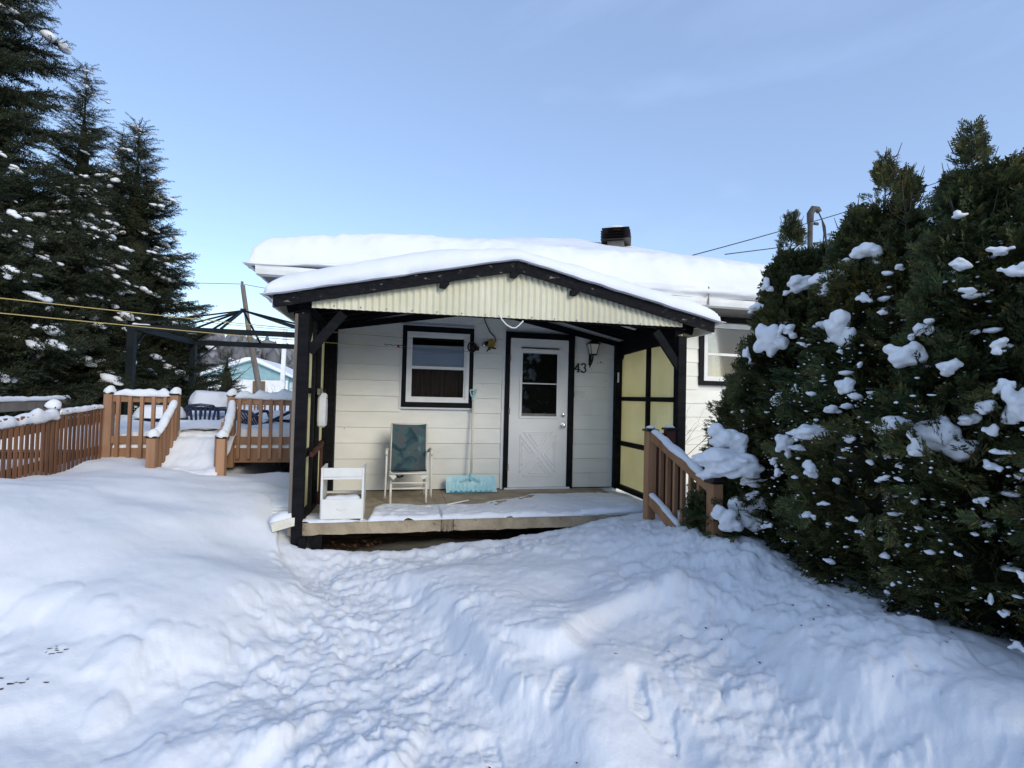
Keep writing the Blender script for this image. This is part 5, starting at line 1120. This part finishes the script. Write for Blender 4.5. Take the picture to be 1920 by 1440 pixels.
def spruce(x, y, z0, H, R, label, seed, dens=1.0, snow=1.0, first=.5, twigk=1.0, lean=0, group='spruce trees behind the left fence'):
    r = np.random.default_rng(seed); t = thing('spruce_tree', (x, y, z0), label, 'tree', group)
    MB().tube([(x+lean*s*s, y, z0-.2+H*s) for s in np.linspace(0, 1, 12)], [max(.012, H*.016*(1-s)+.01) for s in np.linspace(0, 1, 12)], 8).build('trunk', M['bark'], t, smooth=True)
    P, D, U, Sc = [], [], [], []; SP = []; br = MB(); z = first
    while z < H-.15:
        f = z/H; nb = int(6*dens)+1
        for k in range(nb):
            az = r.uniform(0, 2*math.pi); L = R*((1-f)**.95*(.70+.42*r.random())+.01)+.05; dz0 = r.uniform(-.05, .25)+.6*f**2; sag = (.22+.2*r.random())*(1-f)
            n = max(2, int(L/.062*dens)); s = np.linspace(.15, 1, n); rx = s*L; rz = dz0*s*L-sag*s*s*L*.9+.22*s**4*L*(1-f); ca, sa = math.cos(az), math.sin(az); zb = z+r.uniform(-.12, .12)
            px, py, pz = x+lean*f*f+ca*rx, y+sa*rx, z0+zb+rz
            if L > .5: br.tube([(x+lean*f*f, y, z0+zb), (px[n//2], py[n//2], pz[n//2]), (px[-1], py[-1], pz[-1])], [.012+.008*L, .012, .004], 4, cap=False)
            for side in (-1, 1, 0):
                m_ = n; a2 = az+side*rad(1)*r.uniform(38, 70, m_); ln = (.20+.16*(1-s)+.10*r.random(m_))*(.7+.5*(1-f))*twigk*min(1, .45+L*.5); dn = r.uniform(-.35, .35, m_) if side else r.uniform(-.5, .7, m_)
                P.append(np.stack([px, py, pz+r.uniform(-.03, .03, m_)], -1)); D.append(np.stack([np.cos(a2), np.sin(a2), dn], -1)); U.append(np.tile([0, 0, 1.], (m_, 1))+r.normal(0, .25, (m_, 3))); Sc.append(ln)
            P.append(np.array([[px[-1], py[-1], pz[-1]]])); D.append(np.array([[ca, sa, .25]])); U.append(np.array([[0, 0, 1.]])); Sc.append(np.array([.20+.1*r.random()]))
            if snow and r.random() < .36*snow*(1-f)**.5+.03:
                q = r.integers(int(n*.45), n); SP.append((px[q], py[q], pz[q]+.03, az, L, rz[-1]))
        z += (.13+.10*(1-f))/dens**.3
    for k in range(10):      # leader
        zz = H-.15-.09*k; a = r.uniform(0, 6.28, 3); P.append(np.tile([x+lean, y, z0+zz], (3, 1))); D.append(np.stack([np.cos(a)*.7, np.sin(a)*.7, np.full(3, .8)], -1)); U.append(np.tile([0., 0, 1], (3, 1))+.1); Sc.append(np.full(3, .10+.015*k))
    P.append(np.array([[x+lean, y, z0+H-.25]])); D.append(np.array([[.02, 0, 1.]])); U.append(np.array([[1., 0, 0]])); Sc.append(np.array([.35]))
    cm = MB(); cm.lathe([(R*.10, 0)]+[(R*.40*(1-q)**1.0*(1+.12*math.sin(q*60))+.01, q*H*.85) for q in np.linspace(.06, 1, 40)], (x, y, z0+.15), 14); cm.v = [(x+(a-x)*(1+.3*float(noise(a*2, b*2, c*2, 3))), y+(b-y)*(1+.3*float(noise(a*2, b*2, c*2, 4))), c) for a, b, c in cm.v]; cm.build('inner_core', M['core_dark'], t)  # added dark core, keeps sky from showing through the crown
    P, D, U, Sc = map(np.concatenate, (P, D, U, Sc)); V, Fc = scatter(*spruce_unit(seed), P, D, U, Sc); np_mesh('crown', V, Fc, M['spruce'], t); br.build('branches', M['bark'], t)
    V0, F0 = ico(2); Vs, Fs = [], []; k = 0
    for i, (a, b, c, az, L, _) in enumerate(SP):
        nsub = int(r.integers(2, 6))
        for j in range(nsub):
            s = r.choice([.03, .05, .075, .11], p=[.35, .3, .23, .12])*r.uniform(.8, 1.2)*(.6+.3*min(L, 2)); q = 1+.30*noise(V0[:,0]*1.5+i, V0[:,1]*1.5+j, V0[:,2]*1.5, 3)
            v = V0*q[:, None]*[s*r.uniform(.9, 1.5), s*r.uniform(.7, 1.3), s*r.uniform(.4, .8)]; v[:, 2] -= .25*v[:, 0]; ca, sa = math.cos(az), math.sin(az); vx_ = v[:,0]*ca-v[:,1]*sa; vy_ = v[:,0]*sa+v[:,1]*ca
            d = (j-.8*nsub/2)*.085*r.uniform(.7, 1.4); jx, jy = r.normal(0, .05, 2); Vs.append(np.stack([vx_+a+ca*d+jx, vy_+b+sa*d+jy, v[:,2]+c-.30*d+r.normal(0, .015)], -1)); Fs.append(F0+k); k += len(V0)
    if Vs: o = np_mesh('snow_load', np.vstack(Vs), np.vstack(Fs), M['snow_smooth'], t, True); o['kind'] = 'stuff'
    return t
spruce(-8.3, 11.6, .6, 14.5, 2.9, 'tallest dark spruce at the left edge, its top cut off by the frame', 1, 1.15, 1, 1.0)
spruce(-9.05, 17., .6, 10.3, 2.15, 'tall spruce with a bare thin spire, second from the left', 2, 1.1, .8, .6)
spruce(-8.2, 17.3, .6, 8.7, 1.6, 'slim spruce top poking up between the two taller spires', 3, .9, .6, .6)
spruce(-6.75, 15., .6, 7.9, 2.25, 'narrow pointed spruce nearest the house with snow on its lower boughs', 4, 1.25, 1.9, .3)
spruce(-6.6, 12.3, .6, 5.4, 2.1, 'shorter spruce heavy with snow in front of the pointed spires', 5, 1.2, 3.2, .2)
spruce(-6.1, 9.0, .6, 4.6, 1.9, 'low spruce with big snow pillows behind the picket fence', 6, 1.15, 2.6, .2)
spruce(-12.2, 14.5, .6, 9, 2.6, 'dark spruce filling the gap behind the tallest tree', 7, .9, .6, .4)
spruce(-9.2, 31, .6, 3.2, 1.25, 'small spruce growing in front of the turquoise house', 8, .8, .7, .1, group=None)
spruce(-5.6, 15.8, .6, 1.6, .9, 'small snowy spruce at the foot of the pointed spruce', 9, .9, 1.8, .1, group=None)

# cedar hedge ------------------------------------------------
U1 = [thuja_unit(s) for s in range(3)]
HEDGE = []
def cedar(x, y, z0, H, R, label, seed, n, leaders, group='cedars of the hedge on the right', smin=.10, smax=.19):
    r = np.random.default_rng(seed); t = thing('cedar_tree', (x, y, z0), label, 'tree', group); HEDGE.append((t, x, y)); trunk = MB()
    P, D, U, Sc = [], [], [], []
    def prof(f): return np.clip((.74+.34*np.sqrt(np.clip(f*3, 0, 1)))*(1-np.clip((f-.42)/.58, 0, 1)**1.35*.86), 0, 2)
    main = H*.90
    per = 15; nc = int(n*.80/per); f = r.random(nc)**.85; az = r.uniform(0, 2*math.pi, nc); lump = 1+.24*noise(az*2.1+seed, f*8, 0, seed)+.16*noise(az*5, f*17, 0, seed+1)
    rr_ = R*prof(f)*lump*r.uniform(.62, .98, nc); C0 = np.stack([x+np.cos(az)*rr_, y+np.sin(az)*rr_, z0+.02+f*main], -1)
    a2 = az+r.normal(0, .5, nc); el = r.normal(.35, .5, nc)+.6*(f > .75)-.3*(f < .2); D0 = np.stack([np.cos(a2), np.sin(a2), el], -1); D0 /= np.linalg.norm(D0, axis=1, keepdims=True)
    tw = r.normal(0, .9, nc); S0 = np.cross(D0, [0, 0, 1.]); S0 /= np.linalg.norm(S0, axis=1, keepdims=True); N0 = np.cross(S0, D0); S1 = S0*np.cos(tw)[:, None]+N0*np.sin(tw)[:, None]; N1 = np.cross(S1, D0)
    i_ = np.repeat(np.arange(nc), per); m_ = len(i_); sgm = r.random(m_); lat = r.uniform(-1, 1, m_); bl = r.uniform(.12, .24, nc)[i_]*(1-.35*(f[i_] > .8))
    P.append(C0[i_]+D0[i_]*(sgm*bl)[:, None]+S1[i_]*(lat*.05*(1.2-sgm))[:, None]+N1[i_]*r.normal(0, .012, m_)[:, None]); dd = D0[i_]+S1[i_]*(lat*.95)[:, None]+N1[i_]*r.normal(0, .16, m_)[:, None]; dd[:, 2] -= .12
    D.append(dd); U.append(N1[i_]+r.normal(0, .18, (m_, 3))); Sc.append(r.uniform(smin*.8, smax*.85, m_)*(1.1-.35*sgm))
    k3 = int(n*.25); f3 = r.random(k3)**.9; az3 = r.uniform(0, 2*math.pi, k3); rr_ = R*prof(f3)*(1+.24*noise(az3*2.1+seed, f3*8, 0, seed))*r.uniform(.72, .92, k3)
    P.append(np.stack([x+np.cos(az3)*rr_, y+np.sin(az3)*rr_, z0+.02+f3*main], -1)); D.append(np.stack([np.cos(az3), np.sin(az3), r.normal(.6, .5, k3)], -1)); U.append(r.normal(0, 1, (k3, 3))); Sc.append(r.uniform(smin, smax, k3))
    for (lx, ly, lh, lr) in leaders:
        k = int(n*.13/len(leaders)); f = r.random(k)**.62; zz0 = main*.74; hh = lh-zz0; az = r.uniform(0, 2*math.pi, k); rr_ = lr*1.15*(1-f)**.8*(.15+.95*r.random(k))+.01; z = z0+zz0+f*hh
        P.append(np.stack([x+lx+np.cos(az)*rr_, y+ly+np.sin(az)*rr_, z], -1)); D.append(np.stack([np.cos(az), np.sin(az), r.uniform(.3, 2.0, k)], -1)); U.append(r.normal(0, 1, (k, 3))); Sc.append(r.uniform(.05, .12, k)*(1.1-.5*f))
        trunk.tube([(x+lx*.6, y+ly*.6, z0+zz0*.5), (x+lx, y+ly, z0+zz0), (x+lx, y+ly, z0+lh+.04)], [.02, .010, .002], 5)
        for q_ in range(16): fz = r.uniform(.45, 1.0); aa = r.uniform(0, 6.28); ll = (.05+.22*(1-fz)+.05*r.random()); b0 = Vector((x+lx, y+ly, z0+zz0+fz*hh)); trunk.tube([b0, b0+Vector((math.cos(aa)*ll*.6, math.sin(aa)*ll*.6, ll*.55)), b0+Vector((math.cos(aa)*ll*.8, math.sin(aa)*ll*.8, ll*1.2))], [.004, .003, .0015], 4, cap=False)
        k2 = 26; f = np.linspace(.78, 1.0, k2); az = r.uniform(0, 6.28, k2); P.append(np.stack([x+lx+0*f, y+ly+0*f, z0+zz0+f*hh-.02], -1)); D.append(np.stack([np.cos(az)*.8, np.sin(az)*.8, np.full(k2, 1.3)], -1)); U.append(r.normal(0, 1, (k2, 3))); Sc.append(.17-.12*(f-.78)/.22)
    P, D, U, Sc = map(np.concatenate, (P, D, U, Sc)); Vs, Fs = [], []; kk = 0; third = r.integers(0, 3, len(P))
    for i in range(3):
        s = third == i; V, Fc = scatter(*U1[i], P[s], D[s], U[s], Sc[s]); Vs.append(V); Fs.append(Fc+kk); kk += len(V)
    np_mesh('crown', np.vstack(Vs), np.vstack(Fs), M['thuja'], t)
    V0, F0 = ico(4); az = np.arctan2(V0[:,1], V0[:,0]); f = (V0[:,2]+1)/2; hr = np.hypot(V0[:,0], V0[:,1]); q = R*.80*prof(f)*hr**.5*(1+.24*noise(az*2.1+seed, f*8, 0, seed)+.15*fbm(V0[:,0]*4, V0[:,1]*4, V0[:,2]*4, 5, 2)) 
    V = np.stack([x+np.cos(az)*q, y+np.sin(az)*q, z0-.05+f*main*.94], -1); np_mesh('inner_core', V, F0, M['core_dark'], t, True)  # added solid core standing for inner twigs, blocks light through the hedge
    trunk.tube([(x, y, z0-.3), (x, y, z0+main*.8)], [.07, .03], 8); trunk.build('trunk', M['bark'], t)
    # small bits of snow caught in the foliage
    nb = int(1050*R*H/1.2); f = r.random(nb); az = r.uniform(math.pi*.55, math.pi*1.75, nb); lump = 1+.24*noise(az*2.1+seed, f*8, 0, seed)+.16*noise(az*5, f*17, 0, seed+1); rr_ = R*prof(f)*lump*r.uniform(.98, 1.22, nb)+.03; V0, F0 = ico(1); Vs, Fs = [], []
    for i in range(nb):
        s = r.choice([.0035, .006, .011, .020], p=[.52, .32, .12, .04])*(1+.6*f[i]); q = 1+.35*noise(V0[:,0]*1.7+i, V0[:,1]*1.7, V0[:,2]*1.7, 4); v = V0*q[:, None]*[s*r.uniform(.8, 2), s*r.uniform(.8, 2), s*r.uniform(.5, .9)]
        Vs.append(v+[x+math.cos(az[i])*rr_[i], y+math.sin(az[i])*rr_[i], z0+f[i]*main]); Fs.append(F0+i*len(V0))
    o = np_mesh('snow_bits', np.vstack(Vs), np.vstack(Fs), M['snow_smooth'], t, True); o['kind'] = 'stuff'
    return t
cedar(3.06, 3.47, .42, 2.5, .31, 'cedar nearest the porch, lowest of the hedge with a thin pointed tip', 11, 8500, [(-.04, 0, 2.68, .18), (.15, -.15, 2.42, .16), (-.15, -.08, 2.2, .13)])
cedar(3.08, 2.74, .42, 2.6, .45, 'second cedar from the porch with two feathery tips', 12, 9500, [(-.03, -.05, 2.80, .19), (.05, .25, 2.58, .18), (-.1, -.25, 2.60, .15), (.16, 0, 2.5, .2), (-.16, .1, 2.35, .15)])
cedar(3.14, 2.12, .42, 2.6, .46, 'cedar in the middle of the hedge bearing its tallest feathery tip', 13, 10500, [(-.03, .10, 2.76, .20), (-.05, -.18, 2.34, .16), (.1, .32, 2.58, .18), (.18, .05, 2.5, .2), (-.16, -.02, 2.35, .15)])
cedar(3.16, 1.42, .42, 2.05, .46, 'cedar at the right edge nearest the camera, split from its neighbour by a dark gap', 14, 13000, [(0, 0, 2.12, .22), (-.15, .3, 2.1, .2)], smin=.08, smax=.15)
cedar(3.25, .72, .42, 2.4, .6, 'last cedar of the hedge, mostly outside the right edge', 15, 3500, [(0, 0, 2.5, .3)])
cedar(3.16, 4.22, .42, 1.35, .24, 'small cedar below the right hand window with two little tips', 16, 2600, [(-.06, 0, 1.42, .12), (.07, -.03, 1.36, .12)], group=None, smin=.07, smax=.13)
CL = [(2.77,2.56,2.55,.163,.13),(2.76,2.68,2.51,.111,.051),(2.75,3.09,2.47,.17,.121),(2.72,2.8,2.4,.202,.157),(2.76,3.42,2.52,.082,.132),(2.68,2.49,2.24,.082,.076),(2.64,2.64,2.08,.164,.191),(2.65,2.78,2.12,.096,.062),(2.64,3.22,2.07,.186,.225),(2.65,3.07,2.12,.112,.093),(2.65,2.34,2.13,.06,.036),(2.62,2.11,2.01,.093,.093),(2.59,2.17,1.88,.173,.14),(2.59,1.94,1.8,.113,.082),(2.66,1.91,2.17,.077,.051),(2.59,1.74,1.89,.08,.08),(2.78,2.04,2.59,.076,.049),(2.71,1.81,2.34,.099,.059),(2.7,1.96,2.31,.094,.063),(2.68,1.74,2.23,.105,.072),(2.71,2.36,2.36,.073,.043),(2.72,2.31,2.39,.066,.03),(2.7,3.45,2.35,.116,.074),(2.61,3.44,1.98,.057,.115),(2.62,2.89,2.0,.071,.042),(2.6,2.58,1.93,.045,.032),(2.59,2.44,1.84,.049,.037),(2.68,3.75,1.31,.264,.185),(2.65,3.75,1.09,.413,.202),(2.88,3.75,.95,.178,.089),(2.9,3.75,.71,.258,.275),(2.67,3.75,.64,.211,.184),(2.58,3.04,1.61,.11,.14),(2.58,2.92,1.7,.057,.071),(2.58,2.51,1.7,.107,.107),(2.57,2.61,1.58,.103,.058),(2.57,2.76,1.43,.223,.101),(2.56,2.98,1.33,.122,.151),(2.56,2.87,1.31,.105,.063),(2.98,3.75,1.3,.107,.081),(2.56,3.08,1.2,.059,.081),(2.55,3.03,1.13,.066,.058),(2.55,2.74,1.19,.101,.114),(2.55,2.55,1.15,.063,.038),(2.57,2.49,1.42,.093,.075),(2.56,2.34,1.29,.059,.035),(2.56,2.26,1.21,.069,.04),(2.56,2.17,1.22,.044,.033),(2.57,2.19,1.5,.207,.106),(2.57,1.96,1.46,.231,.18),(2.57,1.85,1.55,.098,.059),(2.57,1.77,1.6,.105,.072),(2.57,1.75,1.5,.075,.075),(2.58,1.71,1.7,.07,.098),(2.58,1.66,1.61,.114,.15),(2.56,1.75,1.35,.08,.047),(2.57,1.71,1.41,.102,.037),(2.55,1.78,1.19,.052,.047),(2.54,2.76,.9,.101,.061),(2.54,2.63,1.0,.065,.045),(2.54,2.43,.95,.061,.048),(2.54,2.38,.89,.054,.036),(2.53,3.11,.74,.074,.052),(2.54,1.87,.92,.034,.025),(2.54,2.1,.9,.027,.022),(2.53,2.18,.67,.033,.028),(2.53,2.57,.67,.07,.038),(2.53,2.21,.62,.045,.028),(2.54,1.62,.91,.044,.057),(2.53,1.73,.76,.032,.06),(2.53,1.68,.72,.036,.045),(2.53,1.63,.62,.057,.057)]
def hedge_clumps():
    for i, (x, y, z, w, h) in enumerate(CL):
        if y == 3.75: x, y, z, w, h = x*.92, y*.92, 1.6+(z-1.6)*.92, w*.95, h*.95
        t = min([q for q in HEDGE], key=lambda q: (q[1]-3.1 if q[2] > 4 else 0)**2+abs(q[2]-y))[0]; rr = random.Random(i*7+1)
        view = Vector((x, y, 0)).normalized(); side = Vector((view.y, -view.x, 0)); balls = []; q = min(w, h); tilt = rr.uniform(-.7, .7)
        nsub = 4+int(w*h*420)
        for k in range(min(nsub, 26)):
            u, v = rr.uniform(-.45, .45), rr.uniform(-.42, .38)
            if k == 0: u = v = 0
            v2 = v+tilt*u*.5-.5*abs(u)*abs(u); s_ = rr.uniform(.16, .34)*(1-.5*abs(u)) if k else .36
            c = Vector((x, y, z))+side*(u*w)+Vector((0, 0, v2*h))+view*(.025-.35*v*h+rr.uniform(-.01, .015)); e = max(q*.20, .010)
            balls.append((tuple(c), (max(w*s_, e)*rr.uniform(.7, 1.1), max(w*s_, e)*.8, max(h*s_, e)*rr.uniform(.7, 1.1))))
        clump('snow_clump', balls, t, max(.006, q/16), seed=i, flat=.8, rough=.30, it=2)
hedge_clumps()
# cedar boughs that hold the big pillows beside the stairs
def bough_cedar():
    t = HEDGE[0][0]; r = np.random.default_rng(77); n = 2300; u = r.random(n); P = np.stack([2.52+.55*u+r.normal(0, .05, n), 3.82+.12*r.normal(0, 1, n), .55+.70*r.random(n)*(.35+.65*u)-.03], -1)
    a = r.uniform(0, 6.28, n); D = np.stack([np.cos(a)-.5, np.sin(a)-.4, r.uniform(-.5, .6, n)], -1); V, Fc = scatter(*U1[0], P, D, r.normal(0, 1, (n, 3)), r.uniform(.08, .15, n)); np_mesh('low_boughs', V, Fc, M['thuja'], t)
bough_cedar()

# bare shrubs
def shrub(x, y, z, h, spread, n, label, seed, wdt=.006, xmin=-99):
    r = random.Random(seed); b = MB()
    def grow(p, d, L, w, lv):
        pts = [p]; 
        for k in range(4): d = (d+Vector((r.gauss(0, .12), r.gauss(0, .12), r.gauss(0, .10)))).normalized(); pts.append(pts[-1]+d*L/4)
        if min(p_.x for p_ in pts) < xmin: return
        b.tube(pts, [w, w*.85, w*.7, w*.55, w*.3], 4, cap=False)
        if lv > 0:
            for k in range(r.randint(2, 3)): q = pts[r.randint(1, 4)]; grow(q, (d+Vector((r.gauss(0, .5), r.gauss(0, .5), r.gauss(.1, .35)))).normalized(), L*r.uniform(.4, .65), w*.55, lv-1)
    for i in range(n): a = r.uniform(0, 6.28); grow(Vector((x, y, z)), Vector((math.cos(a)*spread, math.sin(a)*spread, 1)).normalized(), h*r.uniform(.6, 1), wdt, 2)
    o = b.build('bare_shrub', M['twig']); tag(o, label, 'shrub'); return o
shrub(3.45, 6.1, .6, 1.0, .9, 7, 'bare leafless shrub against the white wall right of the porch', 1, xmin=3.13)
shrub(3.40, 5.95, .5, 1.9, .12, 3, 'tall thin bare stems rising right of the porch post towards the window', 7, .005, xmin=3.13)
shrub(-10.6, 33, .6, 3.3, .9, 8, 'bare shrub in front of the left half of the turquoise house', 2, .03)
shrub(-7.3, 30, .6, 2.6, 1.3, 7, 'bare shrub in front of the right corner of the turquoise house', 3, .025)
shrub(-3.9, 5.4, .7, .8, .8, 5, 'thin bare twigs poking over the picket fence at the left edge', 4, .003)

# bits of debris on the snow
r = random.Random(44); b = MB()
for _ in range(34):
    x, y = (r.gauss(1.9, .35), r.gauss(2.3, .5)) if r.random() < .6 else (r.uniform(-1.2, 1.2), r.uniform(1.6, 3.4))
    z = gh(x, y)+.003; a = r.uniform(0, 6.28); s = r.uniform(.006, .016); c = Vector((x, y, z)); u = Vector((math.cos(a)*s, math.sin(a)*s, r.uniform(-.1, .2)*s)); v = Vector((-math.sin(a)*s*.25, math.cos(a)*s*.25, s*.25)); b.add([c-u, c-v, c+u, c+v], [(0, 1, 2, 3)])
tag(b.build('debris', M['leaf_dead']), 'tiny dark bark and leaf crumbs scattered on the snow', 'debris', kind='stuff')
for k, (x, y, s, lab) in enumerate(((-1.74, 2.98, .085, 'larger dark patch of bare soil showing through snow at the left edge'), (-1.70, 3.18, .05, 'smaller dark patch of bare soil showing through snow above the larger one'))):
    b = MB()
    for q in range(12):
        cx = x+r.gauss(0, s*.75); cy = y+r.gauss(0, s*.32); e = r.uniform(.2, .8)*s*.25; n = 7; pts = []
        for i in range(n):
            a = 2*math.pi*i/n; rr_ = e*(.5+.6*r.random()); px, py = cx+math.cos(a)*rr_*1.5, cy+math.sin(a)*rr_*.5; pts.append((px, py, gh(px, py)+.0015))
        b.add([(cx, cy, gh(cx, cy)+.004)]+pts, [(0, i+1, (i+1) % n+1) for i in range(n)])
    tag(b.build('soil_patch', M['dark_earth']), lab, 'soil patch')

# houses behind the camera (seen only as reflections in the panes)
nb = thing('neighbour_house', (-1, -15, 0), 'brown sided neighbour house with a snowy roof across the yard', 'house')
MB().box((-11, -18, 0), (9, -13, 3.0)).build('wall', M['house_brown'], nb)
b = MB(); b.prism([(-18.6, 3.01), (-12.4, 3.01), (-15.5, 4.4)], -11.5, 9.5, 'x'); b.build('roof', M['snow_smooth'], nb)
